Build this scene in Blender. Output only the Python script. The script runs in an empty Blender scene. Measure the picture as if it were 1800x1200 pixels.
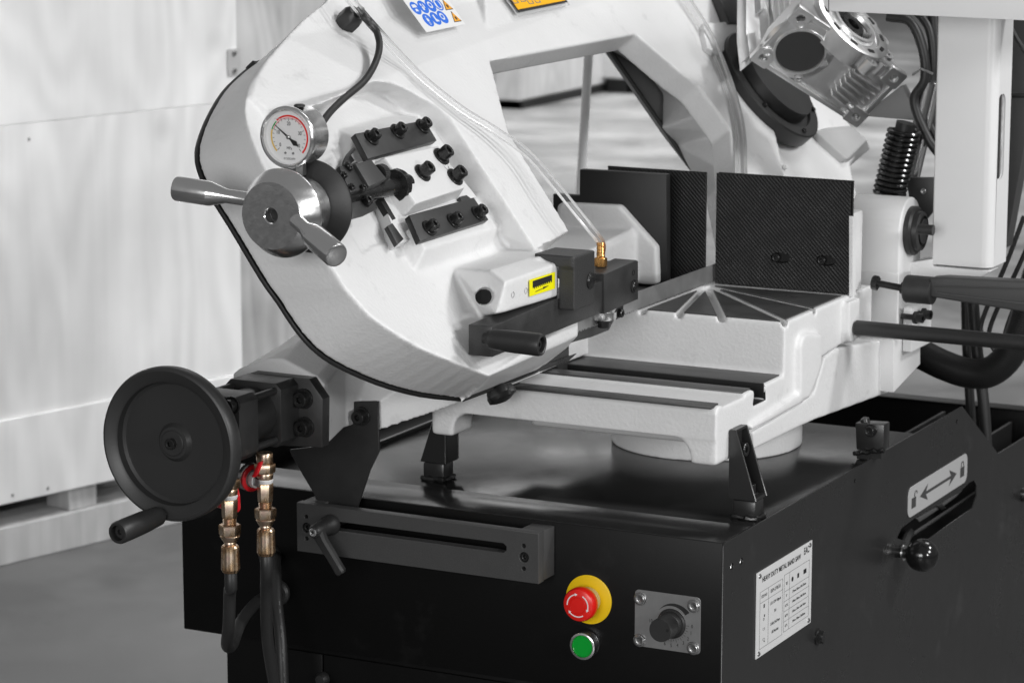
import bpy, bmesh, math, random
from mathutils import Vector, Matrix
from math import sin, cos, pi, radians
random.seed(7)
S = bpy.context.scene
C = S.collection

# ---------------------------------------------------------------- camera
FPX = 5155.0
TH = math.atan(980 / FPX)
YAW = math.atan(2700 / math.hypot(FPX, 980))
H = Vector((-sin(YAW), cos(YAW), 0)); RT = Vector((cos(YAW), sin(YAW), 0)); UZ = Vector((0, 0, 1))
FW = H * cos(TH) - UZ * sin(TH)
UP = H * sin(TH) + UZ * cos(TH)
def ray(x, y): return (FW * FPX + RT * (x - 900) - UP * (y - 600)) / FPX
CAM = -ray(1272, 955) * 3.35
cd = bpy.data.cameras.new('camera'); cam = bpy.data.objects.new('camera', cd); C.objects.link(cam)
M = Matrix((RT, UP, -FW)).transposed().to_4x4(); M.translation = CAM; cam.matrix_world = M
cd.sensor_width = 36; cd.lens = FPX / 1800 * 36; cd.clip_start = .05; cd.clip_end = 100
cd.dof.use_dof = True; cd.dof.focus_distance = 3.28; cd.dof.aperture_fstop = 14
S.camera = cam

# ---------------------------------------------------------------- light
w = bpy.data.worlds.new('World'); S.world = w; w.use_nodes = True
w.node_tree.nodes['Background'].inputs[0].default_value = (1, 1, 1, 1)
w.node_tree.nodes['Background'].inputs[1].default_value = .19
S.view_settings.view_transform = 'Standard'; S.view_settings.look = 'None'
S.view_settings.exposure = 0; S.view_settings.gamma = 1
def area(name, loc, target, sx, sy, power):
    l = bpy.data.lights.new(name, 'AREA'); l.shape = 'RECTANGLE'; l.size = sx; l.size_y = sy; l.energy = power
    o = bpy.data.objects.new(name, l); C.objects.link(o); o.location = loc
    o.rotation_euler = (Vector(target) - Vector(loc)).to_track_quat('-Z', 'Y').to_euler()
    return o
area('key_softbox', (2.8, 1.7, 2.9), (-.4, .2, .3), .5, .5, 66)
area('side_softbox', (3.5, -.1, 1.9), (-.2, .2, .1), .9, .7, 58)
area('low_side_softbox', (3.0, -1.3, .75), (-.3, 0, .1), .5, .4, 30)
area('crate_fill', (.6, 4.2, 4.6), (-2.6, 3.3, .2), 3.0, 2.0, 74).data.spread = radians(80)  # unseen fill lamp, added to brighten the plywood crates
area('back_floor_fill', (-4.6, 9.8, 8.5), (-4.6, 9.8, -.75), 4.0, 4.0, 640).data.spread = radians(76)  # added lamp out of view, lifts the far floor behind the saw
area('tray_patch_fill', (-4.6, 9.5, 6.0), (-4.5, 9.0, -.75), 4.0, 3.0, 75)  # added lamp out of view, makes a bright patch on the tray
area('front_fill', (.9, -5.4, 1.1), (-.3, 0, .1), 2.4, 1.6, 128)
area('tray_reflection_fill', (-5.0, 9.5, 2.5), (-.3, .5, 0), 1.6, 1.4, 7)  # added area lamp without a window, for reflections on the tray
area('tray_reflection_fill_right', (-3.1, 9.8, 2.5), (-.3, .5, 0), 1.1, 1.4, 6)  # second added lamp, for reflections at the right of the tray

# ---------------------------------------------------------------- helpers
def V(*a): return Vector(a)
def P(x, y, X=None, Y=None, Z=None):
    d = ray(x, y)
    if X is not None: t = (X - CAM.x) / d.x
    elif Y is not None: t = (Y - CAM.y) / d.y
    else: t = (Z - CAM.z) / d.z
    return CAM + d * t
class Fr:
    def __init__(s, o, u, v):
        s.o = Vector(o); s.u = Vector(u).normalized(); s.v = Vector(v).normalized(); s.n = s.u.cross(s.v).normalized()
    def pt(s, a, b, w=0): return s.o + s.u * a + s.v * b + s.n * w
    def at(s, x, y, w=0):
        d = ray(x, y); q = s.o + s.n * w; t = (q - CAM).dot(s.n) / d.dot(s.n)
        p = CAM + d * t - s.o
        return (p.dot(s.u), p.dot(s.v))
    def pp(s, x, y, w=0): a = s.at(x, y, w); return s.pt(a[0], a[1], w)
    def sh(s, o): f = Fr(o, s.u, s.v); return f
    def mat(s):
        m = Matrix((s.u, s.v, s.n)).transposed().to_4x4(); m.translation = s.o; return m
def axis_frame(o, n, up=(0, 0, 1)):
    n = Vector(n).normalized(); u = Vector(up).cross(n)
    if u.length < 1e-4: u = Vector((1, 0, 0))
    u.normalize(); v = n.cross(u)
    return Fr(o, u, v)

def nodes(m): m.use_nodes = True; return m.node_tree
def mat(name, col, rough=.5, metal=0., bump=0., bscale=200., var=0., vscale=8., rvar=0., spec=.5, coat=0., aniso=0., bdist=.001, detail=3, speck=0., sscale=30, scol=0.):
    m = bpy.data.materials.new(name); t = nodes(m); b = t.nodes['Principled BSDF']
    if not isinstance(col, (tuple, list)): col = (col, col, col)
    b.inputs['Base Color'].default_value = (*col, 1); b.inputs['Roughness'].default_value = rough
    b.inputs['Metallic'].default_value = metal; b.inputs['Specular IOR Level'].default_value = spec
    b.inputs['Coat Weight'].default_value = coat; b.inputs['Anisotropic'].default_value = aniso
    tc = t.nodes.new('ShaderNodeTexCoord'); L = t.links.new
    def noise(sc, det=3, r=.5):
        n = t.nodes.new('ShaderNodeTexNoise'); n.inputs['Scale'].default_value = sc; n.inputs['Detail'].default_value = det
        n.inputs['Roughness'].default_value = r
        L(tc.outputs['Object'], n.inputs['Vector']); return n
    if var or rvar:
        n = noise(vscale, 6, .65)
        if var:
            r = t.nodes.new('ShaderNodeMapRange'); r.inputs[1].default_value = .3; r.inputs[2].default_value = .7
            r.inputs[3].default_value = 1 - var; r.inputs[4].default_value = 1 + var; L(n.outputs[0], r.inputs[0])
            x = t.nodes.new('ShaderNodeVectorMath'); x.operation = 'SCALE'; x.inputs[0].default_value = col; L(r.outputs[0], x.inputs['Scale'])
            L(x.outputs[0], b.inputs['Base Color'])
        if rvar:
            r = t.nodes.new('ShaderNodeMapRange'); r.inputs[1].default_value = .3; r.inputs[2].default_value = .7
            r.inputs[3].default_value = max(rough - rvar, .02); r.inputs[4].default_value = rough + rvar; L(n.outputs[0], r.inputs[0])
            L(r.outputs[0], b.inputs['Roughness'])
    if speck:
        n = noise(sscale, 5, .7); r = t.nodes.new('ShaderNodeMapRange'); r.inputs[1].default_value = .60; r.inputs[2].default_value = .74
        r.inputs[3].default_value = 0; r.inputs[4].default_value = speck; L(n.outputs[0], r.inputs[0])
        mc = t.nodes.new('ShaderNodeMix'); mc.data_type = 'RGBA'; L(r.outputs[0], mc.inputs[0]); mc.inputs[7].default_value = (scol, scol, scol, 1)
        lk = b.inputs['Base Color'].links
        if lk: L(lk[0].from_socket, mc.inputs[6])
        else: mc.inputs[6].default_value = (*col, 1)
        L(mc.outputs[2], b.inputs['Base Color'])
    if bump:
        n = noise(bscale, detail); bp = t.nodes.new('ShaderNodeBump'); bp.inputs['Strength'].default_value = bump; bp.inputs['Distance'].default_value = bdist
        L(n.outputs[0], bp.inputs['Height']); L(bp.outputs[0], b.inputs['Normal'])
    return m

def new_mesh(bm, name='m'):
    bmesh.ops.recalc_face_normals(bm, faces=bm.faces)
    me = bpy.data.meshes.new(name); bm.to_mesh(me); bm.free(); return me
def smooth(me, ang=35):
    for p in me.polygons: p.use_smooth = True
    try: me.set_sharp_from_angle(angle=radians(ang))
    except Exception: pass
WM = {}; MCACHE = {}
def prop(o, label=None, cat=None, group=None, kind=None):
    if label: o['label'] = label
    if cat: o['category'] = cat
    if group: o['group'] = group
    if kind: o['kind'] = kind
    return o
def thing(name, label, cat, loc, group=None):
    o = bpy.data.objects.new(name, None); C.objects.link(o); o.location = loc; o.empty_display_size = .02
    WM[o.name] = Matrix.Translation(Vector(loc)); return prop(o, label, cat, group)
def obj(name, src, m, parent=None, ang=35, label=None, kind=None, keep=False):
    """src: bmesh or mesh in world coordinates; origin is moved to its centre"""
    me = new_mesh(src, name) if isinstance(src, bmesh.types.BMesh) else src
    smooth(me, ang)
    if not me.materials: me.materials.append(m)
    n = len(me.vertices)
    co = [v.co for v in me.vertices]
    c = Vector([(min(q[i] for q in co) + max(q[i] for q in co)) / 2 for i in range(3)]) if n else Vector()
    me.transform(Matrix.Translation(-c))
    o = bpy.data.objects.new(name, me); C.objects.link(o); WM[o.name] = Matrix.Translation(c); o.matrix_basis = WM[o.name]
    if parent is not None:
        o.parent = parent; o.matrix_basis = WM[parent.name].inverted() @ WM[o.name]
    return prop(o, label, None, None, kind)
def place(name, me, m, frame, parent=None, label=None, scale=1.):
    """instance of a shared local mesh at a frame"""
    if not me.materials: me.materials.append(m)
    elif me.materials[0] is not m:
        key = (me.name, m.name)
        if key not in MCACHE:
            c_ = me.copy(); c_.materials[0] = m; MCACHE[key] = c_
        me = MCACHE[key]
    o = bpy.data.objects.new(name, me); C.objects.link(o)
    mw = frame.mat() @ Matrix.Scale(scale, 4)
    WM[o.name] = mw; o.matrix_basis = mw
    if parent is not None:
        o.parent = parent; o.matrix_basis = WM[parent.name].inverted() @ mw
    return prop(o, label)

# --- bmesh builders
def B(): return bmesh.new()
def add_poly(bm, front, off, bev=0., seg=2):
    """closed prism: polygon 'front' (world pts) extruded by vector off"""
    off = Vector(off); a = [bm.verts.new(p) for p in front]; b = [bm.verts.new(Vector(p) + off) for p in front]
    n = len(a); fs = [bm.faces.new(a), bm.faces.new(b[::-1])]
    for i in range(n): fs.append(bm.faces.new((a[i], b[i], b[(i + 1) % n], a[(i + 1) % n])))
    bmesh.ops.recalc_face_normals(bm, faces=fs)
    if bev:
        es = list({e for f in fs for e in f.edges})
        bmesh.ops.bevel(bm, geom=es, offset=bev, segments=seg, affect='EDGES', profile=.5, clamp_overlap=True)
    return bm
def prism(front, off, bev=0., seg=2): return add_poly(B(), front, off, bev, seg)
def fprism(fr, pts, w0, w1, bev=0., seg=2, bm=None):
    return add_poly(bm or B(), [fr.pt(a, b, w0) for a, b in pts], fr.n * (w1 - w0), bev, seg)
def add_box(bm, lo, hi, bev=0., seg=2):
    x0, y0, z0 = lo; x1, y1, z1 = hi
    return add_poly(bm, [V(x0, y0, z0), V(x1, y0, z0), V(x1, y0, z1), V(x0, y0, z1)], V(0, y1 - y0, 0), bev, seg)
def box(lo, hi, bev=0., seg=2): return add_box(B(), lo, hi, bev, seg)
def add_loft(bm, loops, cap=True):
    rings = [[bm.verts.new(p) for p in L] for L in loops]; n = len(rings[0])
    for a, b in zip(rings, rings[1:]):
        for i in range(n): bm.faces.new((a[i], a[(i + 1) % n], b[(i + 1) % n], b[i]))
    if cap: bm.faces.new(rings[0][::-1]); bm.faces.new(rings[-1])
    return bm
def lathe(bm, fr, prof, seg=32, rfun=None, cap=(True, True)):
    """prof: (radius, height) along fr.n"""
    rings = []
    for k, (r, h) in enumerate(prof):
        if r < 1e-6: rings.append([bm.verts.new(fr.pt(0, 0, h))]); continue
        ring = []
        for i in range(seg):
            t = 2 * pi * i / seg; rr = rfun(k, t, r) if rfun else r
            ring.append(bm.verts.new(fr.pt(rr * cos(t), rr * sin(t), h)))
        rings.append(ring)
    for a, b in zip(rings, rings[1:]):
        for i in range(seg):
            j = (i + 1) % seg
            if len(a) == 1 and len(b) == 1: continue
            if len(a) == 1: bm.faces.new((a[0], b[j], b[i]))
            elif len(b) == 1: bm.faces.new((a[i], a[j], b[0]))
            else: bm.faces.new((a[i], a[j], b[j], b[i]))
    if cap[0] and len(rings[0]) > 1: bm.faces.new(rings[0][::-1])
    if cap[1] and len(rings[-1]) > 1: bm.faces.new(rings[-1])
    return bm
def cyl(fr, r, h0, h1, seg=32, bev=0.):
    pr = [(r, h0), (r, h1)] if not bev else [(r - bev, h0), (r, h0 + bev), (r, h1 - bev), (r - bev, h1)]
    return lathe(B(), fr, pr, seg)
def spline(pts, n=8):
    pts = [Vector(p) for p in pts]; q = [pts[0] * 2 - pts[1]] + pts + [pts[-1] * 2 - pts[-2]]; out = []
    for i in range(1, len(q) - 2):
        p0, p1, p2, p3 = q[i - 1:i + 3]
        for k in range(n):
            t = k / n
            out.append(.5 * ((2 * p1) + (p2 - p0) * t + (2 * p0 - 5 * p1 + 4 * p2 - p3) * t * t + (3 * p1 - p0 - 3 * p2 + p3) * t ** 3))
    out.append(pts[-1]); return out
def tube(bm, path, r, seg=14, cap=True, rf=None):
    path = [Vector(p) for p in path]; rings = []; T = (path[1] - path[0]).normalized()
    N = T.orthogonal().normalized()
    for i, p in enumerate(path):
        t = (path[min(i + 1, len(path) - 1)] - path[max(i - 1, 0)]).normalized()
        N = (N - t * N.dot(t)).normalized(); Bn = t.cross(N)
        rr = rf(i, len(path)) if rf else r
        rings.append([p + (N * cos(2 * pi * k / seg) + Bn * sin(2 * pi * k / seg)) * rr for k in range(seg)])
    return add_loft(bm, rings, cap)
def curve2d(outlines, fr, w0, w1, bev=0.):
    """flat plate with holes, outlines: list of point lists in frame coords"""
    cu = bpy.data.curves.new('c', 'CURVE'); cu.dimensions = '2D'; cu.fill_mode = 'BOTH'
    for pts in outlines:
        s = cu.splines.new('POLY'); s.points.add(len(pts) - 1)
        for p, q in zip(s.points, pts): p.co = (q[0], q[1], 0, 1)
        s.use_cyclic_u = True
    cu.extrude = max(abs(w1 - w0) / 2 - bev, 1e-5); cu.bevel_depth = bev; cu.bevel_resolution = 1; cu.offset = -bev
    o = bpy.data.objects.new('c', cu); me = bpy.data.meshes.new_from_object(o)
    me.transform(fr.mat() @ Matrix.Translation((0, 0, (w0 + w1) / 2)))
    bpy.data.objects.remove(o); bpy.data.curves.remove(cu)
    return me
def text(s, fr, size, depth=.0003, align='CENTER', sx=1., shear=0, bold=0.):
    cu = bpy.data.curves.new('t', 'FONT'); cu.body = s; cu.size = size; cu.align_x = align; cu.align_y = 'CENTER'
    cu.extrude = depth / 2; cu.offset = bold; cu.resolution_u = 3
    o = bpy.data.objects.new('t', cu); me = bpy.data.meshes.new_from_object(o)
    me.transform(fr.mat() @ Matrix.Diagonal((sx, 1, 1, 1)))
    bpy.data.objects.remove(o); bpy.data.curves.remove(cu)
    return me
def circ(cx, cy, r, n=24, ph=0, ry=None):
    return [(cx + r * cos(2 * pi * i / n + ph), cy + (ry or r) * sin(2 * pi * i / n + ph)) for i in range(n)]
def rrect(x0, y0, x1, y1, r, n=5):
    out = []
    for cx, cy, a in ((x1 - r, y0 + r, -90), (x1 - r, y1 - r, 0), (x0 + r, y1 - r, 90), (x0 + r, y0 + r, 180)):
        for k in range(n + 1):
            t = radians(a + 90 * k / n); out.append((cx + r * cos(t), cy + r * sin(t)))
    return out
def bm_from(*meshes):
    bm = B()
    for me in meshes:
        bm.from_mesh(me); bpy.data.meshes.remove(me)
    return bm
def cast(solids, cuts, voxel, it=3, fac=.5):
    """one cast body: closed solids merged and smoothed, cutters taken away"""
    bm = B()
    for s in solids:
        t = new_mesh(s); bm.from_mesh(t); bpy.data.meshes.remove(t)
    me = bpy.data.meshes.new('cast'); bm.to_mesh(me); bm.free()
    o = bpy.data.objects.new('cast_tmp', me); C.objects.link(o)
    def rm():
        r = o.modifiers.new('r', 'REMESH'); r.mode = 'VOXEL'; r.voxel_size = voxel; r.adaptivity = 0
    rm(); tmp = []
    for c in cuts:
        cm = new_mesh(c); co = bpy.data.objects.new('cut_tmp', cm); C.objects.link(co); tmp.append(co)
        b = o.modifiers.new('b', 'BOOLEAN'); b.operation = 'DIFFERENCE'; b.object = co; b.solver = 'MANIFOLD'
    if cuts: rm()
    s = o.modifiers.new('s', 'SMOOTH'); s.factor = fac; s.iterations = it
    dg = bpy.context.evaluated_depsgraph_get(); dg.update()
    res = bpy.data.meshes.new_from_object(o.evaluated_get(dg))
    for t in tmp + [o]: m_ = t.data; bpy.data.objects.remove(t); bpy.data.meshes.remove(m_)
    res.materials.clear()
    return res
# --- shared screw meshes (local, +Z out, seat at z=0)
LF = Fr((0, 0, 0), (1, 0, 0), (0, 1, 0))
def hexr(rad): return lambda t: rad * cos(pi / 6) / cos(((t + pi / 6) % (pi / 3)) - pi / 6)
def screw_mesh(r, h, sock, washer=0.):
    hf = hexr(sock); bm = B()
    pr = [(r, 0), (r, h - .0008), (r - .0008, h), (sock * 1.25, h), (sock, h - .0004), (sock, h - sock * 1.4), (1e-4, h - sock * 1.5)]
    lathe(bm, LF, pr, 36, lambda k, t, rr: hf(t) if k in (4, 5) else rr, (True, True))
    if washer:
        lathe(bm, LF, [(washer, .0001), (washer, .0018), (washer - .0006, .0024), (r * .9, .0024)], 36, None, (True, True))
    me = new_mesh(bm, 'screw'); smooth(me, 40); return me
def hexnut_mesh(r, h):
    hf = hexr(r); bm = B()
    lathe(bm, LF, [(r, 0), (r, h * .85), (r * .93, h), (r * .5, h * 1.001)], 36, lambda k, t, rr: hf(t) if k < 2 else rr)
    me = new_mesh(bm, 'hexnut'); smooth(me, 30); return me
SCREW = screw_mesh(.0085, .0125, .0042, .0115)
SCREWS = screw_mesh(.0065, .0065, .0032)

# ---------------------------------------------------------------- materials
M_white = mat('cast_white_paint', .72, .45, bump=.5, bscale=230, var=.035, vscale=9, bdist=.0011, detail=5, speck=.30, sscale=22, scol=.35)
M_whitesmooth = mat('white_enamel', .74, .35, bump=.05, bscale=150, var=.02, vscale=4)
M_blackcab = mat('satin_black_enamel', .003, .4, bump=.06, bscale=500, spec=.2, speck=.05, sscale=8, scol=.15)
M_sidecab = mat('black_enamel_side', .019, .3, bump=.05, bscale=400, spec=.5, rvar=.07, var=.08, vscale=6, speck=.10, sscale=9, scol=.2)
M_tray = mat('gloss_black_enamel', .012, .2, bump=.12, bscale=90, spec=.5, rvar=.07, bdist=.0006, speck=.12, sscale=12, scol=.15)
M_black = mat('black_oxide_steel', .028, .42, bump=.12, bscale=350, var=.25, vscale=30, rvar=.08)
M_blackrough = mat('black_crinkle_coat', .03, .5, bump=.5, bscale=600, var=.1)
M_rubber = mat('black_rubber', .02, .45, bump=.1, bscale=200, var=.15, vscale=20)
M_screw = mat('blackened_screw', .02, .28, metal=.3, rvar=.1, vscale=60)
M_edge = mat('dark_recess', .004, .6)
M_chrome = mat('polished_steel', .85, .22, metal=1, bump=.05, bscale=400, rvar=.03, vscale=120, aniso=.6)
M_steel = mat('ground_steel', .42, .3, metal=1, bump=.05, bscale=300, var=.1, vscale=40, aniso=.5)
M_dial = mat('dial_white', .78, .4)
M_red = mat('red_plastic', (.75, .012, .008), .3)
M_yellow = mat('yellow_label', (.85, .56, .0), .4)
M_yelstick = mat('yellow_sticker', (.92, .85, .0), .4)
M_green = mat('green_plastic', (.0, .33, .03), .25)
M_blue = mat('blue_print', (.01, .15, .72), .45)
M_orange = mat('orange_print', (.85, .38, .02), .45)
M_ink = mat('black_ink', .01, .6)
M_inkgrey = mat('grey_ink', .2, .6)
M_paper = mat('white_label', .8, .35)
M_brass = mat('brass', (.78, .42, .14), .25, metal=1, rvar=.08, vscale=60)
M_tape = mat('white_thread_tape', .8, .6, bump=.5, bscale=300)
M_redlever = mat('red_valve_handle', (.7, .01, .02), .35)
def zinc():
    m = mat('yellow_zinc', (.6, .45, .25), .28, metal=1, rvar=.1, vscale=60, bump=.06); t = m.node_tree; b = t.nodes['Principled BSDF']
    n = t.nodes.new('ShaderNodeTexNoise'); n.inputs['Scale'].default_value = 55; n.inputs['Detail'].default_value = 2
    tc = [x for x in t.nodes if x.type == 'TEX_COORD'][0]; t.links.new(tc.outputs['Object'], n.inputs['Vector'])
    r = t.nodes.new('ShaderNodeValToRGB'); e = r.color_ramp.elements
    e[0].position = .3; e[0].color = (.44, .24, .13, 1); e[1].position = .75; e[1].color = (.66, .42, .36, 1)
    k = e.new(.5); k.color = (.62, .43, .26, 1); k = e.new(.62); k.color = (.72, .58, .45, 1)
    t.links.new(n.outputs[0], r.inputs[0]); t.links.new(r.outputs[0], b.inputs['Base Color']); return m
M_zinc = zinc()
def clear():
    m = bpy.data.materials.new('clear_hose'); t = nodes(m); t.nodes.remove(t.nodes['Principled BSDF']); out = t.nodes['Material Output']
    a = t.nodes.new('ShaderNodeBsdfTransparent'); a.inputs[0].default_value = (.975, .975, .975, 1)
    g = t.nodes.new('ShaderNodeBsdfGlossy'); g.inputs['Roughness'].default_value = .28; g.inputs[0].default_value = (1, 1, 1, 1)
    d = t.nodes.new('ShaderNodeBsdfDiffuse'); d.inputs[0].default_value = (.85, .85, .85, 1)
    lw = t.nodes.new('ShaderNodeLayerWeight'); lw.inputs['Blend'].default_value = .3
    md = t.nodes.new('ShaderNodeMixShader'); md.inputs[0].default_value = .55; t.links.new(g.outputs[0], md.inputs[1]); t.links.new(d.outputs[0], md.inputs[2])
    mx = t.nodes.new('ShaderNodeMixShader'); t.links.new(lw.outputs['Fresnel'], mx.inputs[0]); t.links.new(a.outputs[0], mx.inputs[1]); t.links.new(md.outputs[0], mx.inputs[2])
    t.links.new(mx.outputs[0], out.inputs[0]); return m
M_clear = clear()
# ================================================================ setting
FZ = -.75
M_floor = mat('painted_concrete', .12, .42, bump=.1, bscale=12, speck=.5, sscale=6, scol=.05, var=.45, vscale=2.2, rvar=.15)
bm = B(); vs = [bm.verts.new(p) for p in (V(-30, -10, FZ), V(12, -10, FZ), V(12, 40, FZ), V(-30, 40, FZ))]; bm.faces.new(vs)
fl = obj('floor', bm, M_floor, kind='structure')

def plywood(name, base, streak=.06, sc=3.):
    m = bpy.data.materials.new(name); t = nodes(m); b = t.nodes['Principled BSDF']; L = t.links.new; b.inputs['Roughness'].default_value = .6
    b.inputs['Specular IOR Level'].default_value = .25
    tc = t.nodes.new('ShaderNodeTexCoord'); mp = t.nodes.new('ShaderNodeMapping'); mp.inputs['Scale'].default_value = (sc * 2.2, sc * 2.2, .7)
    L(tc.outputs['Object'], mp.inputs['Vector'])
    n = t.nodes.new('ShaderNodeTexNoise'); n.inputs['Scale'].default_value = 1.8; n.inputs['Detail'].default_value = 7; n.inputs['Distortion'].default_value = .7
    L(mp.outputs[0], n.inputs['Vector'])
    n2 = t.nodes.new('ShaderNodeTexNoise'); n2.inputs['Scale'].default_value = 3.2; n2.inputs['Detail'].default_value = 6; L(tc.outputs['Object'], n2.inputs['Vector'])
    a = t.nodes.new('ShaderNodeMath'); a.operation = 'MULTIPLY_ADD'; a.inputs[1].default_value = 1.0; L(n.outputs[0], a.inputs[0]); L(n2.outputs[0], a.inputs[2])
    r = t.nodes.new('ShaderNodeMapRange'); r.inputs[1].default_value = .7; r.inputs[2].default_value = 1.3
    r.inputs[3].default_value = base * (1 - streak * 2); r.inputs[4].default_value = base * (1 + streak); L(a.outputs[0], r.inputs[0])
    m3 = t.nodes.new('ShaderNodeMapping'); m3.inputs['Scale'].default_value = (2.2, 2.2, .6); L(tc.outputs['Object'], m3.inputs['Vector'])
    n3 = t.nodes.new('ShaderNodeTexNoise'); n3.inputs['Scale'].default_value = 1.0; n3.inputs['Detail'].default_value = 2; L(m3.outputs[0], n3.inputs['Vector'])
    ml = t.nodes.new('ShaderNodeMath'); ml.operation = 'MULTIPLY'; ml.inputs[1].default_value = 120; L(n3.outputs[0], ml.inputs[0])
    sn = t.nodes.new('ShaderNodeMath'); sn.operation = 'SINE'; L(ml.outputs[0], sn.inputs[0])
    ad = t.nodes.new('ShaderNodeMath'); ad.operation = 'MULTIPLY_ADD'; ad.inputs[1].default_value = .045; ad.inputs[2].default_value = 1.0; L(sn.outputs[0], ad.inputs[0])
    vo = t.nodes.new('ShaderNodeTexVoronoi'); vo.inputs['Scale'].default_value = 1.9; L(tc.outputs['Object'], vo.inputs['Vector'])
    kr = t.nodes.new('ShaderNodeMapRange'); kr.inputs[1].default_value = .0; kr.inputs[2].default_value = .07; kr.inputs[3].default_value = .82; kr.inputs[4].default_value = 1; L(vo.outputs[0], kr.inputs[0])
    mu = t.nodes.new('ShaderNodeMath'); mu.operation = 'MULTIPLY'; L(r.outputs[0], mu.inputs[0]); L(kr.outputs[0], mu.inputs[1])
    mv = t.nodes.new('ShaderNodeMath'); mv.operation = 'MULTIPLY'; L(mu.outputs[0], mv.inputs[0]); L(ad.outputs[0], mv.inputs[1]); mu = mv
    c = t.nodes.new('ShaderNodeCombineColor'); [L(mu.outputs[0], c.inputs[i]) for i in range(3)]; L(c.outputs[0], b.inputs['Base Color']); return m
M_ply = plywood('pale_plywood', .8, .075)
M_ply2 = plywood('grey_plywood', .5, .2)
M_wood = plywood('skid_wood', .5, .14, 6)
def heading_frame(px, py, yawdeg, z=FZ):
    o = P(px, py, Z=z); a = -YAW + radians(yawdeg)         # heading measured right of the view
    # direction on the ground seen at that bearing
    u = Vector((-sin(YAW - radians(yawdeg)), cos(YAW - radians(yawdeg)), 0))
    return Fr(o, u, (0, 0, 1))
# large crate at left; its long face runs away to the right
CF = heading_frame(0, 995, 42.5)
t = thing('plywood_crate', 'pale plywood shipping crate on a timber skid at the left behind the saw', 'crate', CF.o)
u_r = CF.at(417, 120)[0]
zb = CF.at(150, 853)[1]
tops = 2.1
z1 = CF.at(0, 222)[1]; z0 = CF.at(0, 738)[1]
def panel(par, fr, u0, u1, v0, v1, w0, w1, m, name='panel', bev=.002): return obj(name, fprism(fr, [(u0, v0), (u1, v0), (u1, v1), (u0, v1)], w0, w1, bev, 1), m, par)
# sheet joints at z1; lower rail batten
panel(t, CF, -1.3, u_r, z1 + .0004, tops, -.02, 0, M_ply, 'panel', .0008)
panel(t, CF, -1.3, u_r, z0 + .0006, z1 - .0004, -.02, 0, M_ply, 'panel', .0008)
panel(t, CF, -1.3, u_r, zb, z0, -.022, .008, M_ply, 'bottom_rail')
panel(t, CF, -1.3, u_r, zb + .01, tops - .02, -.9, -.023, M_ply, 'crate_body')
lo = CF.at(0, 929)[1]
panel(t, CF, -1.3, u_r, 0, lo - .0, -.12, 0.0, M_wood, 'skid_board')
for px0, px1 in ((128, 177), (-150, -60), (330, 380)):
    a = CF.at(px0, 880)[0]; b = CF.at(px1, 880)[0]
    panel(t, CF, a, b, lo, zb, -.09, -.012, M_wood, 'skid_block')
panel(t, CF, -1.3, u_r, 0, .1, -.9, -.75, M_wood, 'skid_board')
# corner bracket and nail heads
bx = CF.at(410, 110); br = curve2d([rrect(bx[0] - .018, bx[1] - .028, bx[0] + .02, bx[1] + .03, .003)], CF, .0005, .003)
k = obj('corner_bracket', br, mat('dull_zinc', .55, .45, metal=.3), t)
for dv in (-.018, .02): place('nail_head', new_mesh(lathe(B(), LF, [(.006, 0), (.005, .003), (0, .004)], 12)), M_steel, CF.sh(CF.pt(bx[0], bx[1] + dv, .003)), k)
rng = random.Random(3)
for i, (px, py) in enumerate(((22, 870), (84, 858), (51, 245))):
    place('nail_head', new_mesh(lathe(B(), LF, [(.0035, 0), (.003, .001), (0, .0015)], 10)), M_steel, CF.sh(CF.pp(px, py, .008 if py > 700 else 0)), t)
# second, darker crate behind
F2 = heading_frame(417, 905, 42.5); F2 = Fr(F2.o - F2.n * .55 + F2.u * .0, F2.u, F2.v)
t = thing('plywood_crate', 'greyer plywood crate standing behind the saw, right of the pale crate', 'crate', F2.o)
ur = F2.at(868, 200)[0]; ul = F2.at(300, 200)[0]
vb = .12
um = F2.at(640, 200)[0]
panel(t, F2, ul, um - .002, vb, 2.0, -.02, 0, M_ply2); panel(t, F2, um + .002, ur, vb, 2.0, -.02, 0, M_ply2)
panel(t, F2, ul, ur, vb, 2.0, -.9, -.021, M_ply2, 'crate_body')
panel(t, F2, ul, ur, 0, vb - .03, -.9, -.01, M_wood, 'skid_board')
for q in (ul, um, ur - .1): panel(t, F2, q, q + .1, vb - .03, vb, -.5, -.01, M_wood, 'skid_block')
# distant crates seen through the window of the bow
def crate_far(pxl, pxr, pybot, ytop, label, m, fl_y, depth=1.0, name='crate'):
    o = P(pxl, fl_y, Z=FZ); fr = Fr(o, (1, 0, 0), (0, 0, 1))
    u1 = fr.at(pxr, fl_y)[0]; v0 = fr.at(pxl, pybot)[1]
    t = thing(name, label, 'crate', o)
    panel(t, fr, 0, u1, v0, ytop, -depth, 0, m, 'crate_body', .01)
    n = 3
    for i in range(n):
        a = (u1 - .12) * i / (n - 1); panel(t, fr, a, a + .12, .0, v0, -depth, -.02, M_dark, 'skid_block')
    return t
M_dark = mat('dark_skid_wood', .02, .7)
crate_far(868, 916, 176, 1.6, 'tall pale box left in the window of the saw bow', M_ply, 190)
crate_far(925, 967, 150, 1.3, 'small white crate on a dark skid seen through the saw bow', M_whitesmooth, 158)
crate_far(974, 1190, 134, 1.5, 'wide grey crate on a dark skid far behind the saw bow', mat('pale_crate', .6, .6, var=.1), 158)
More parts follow.
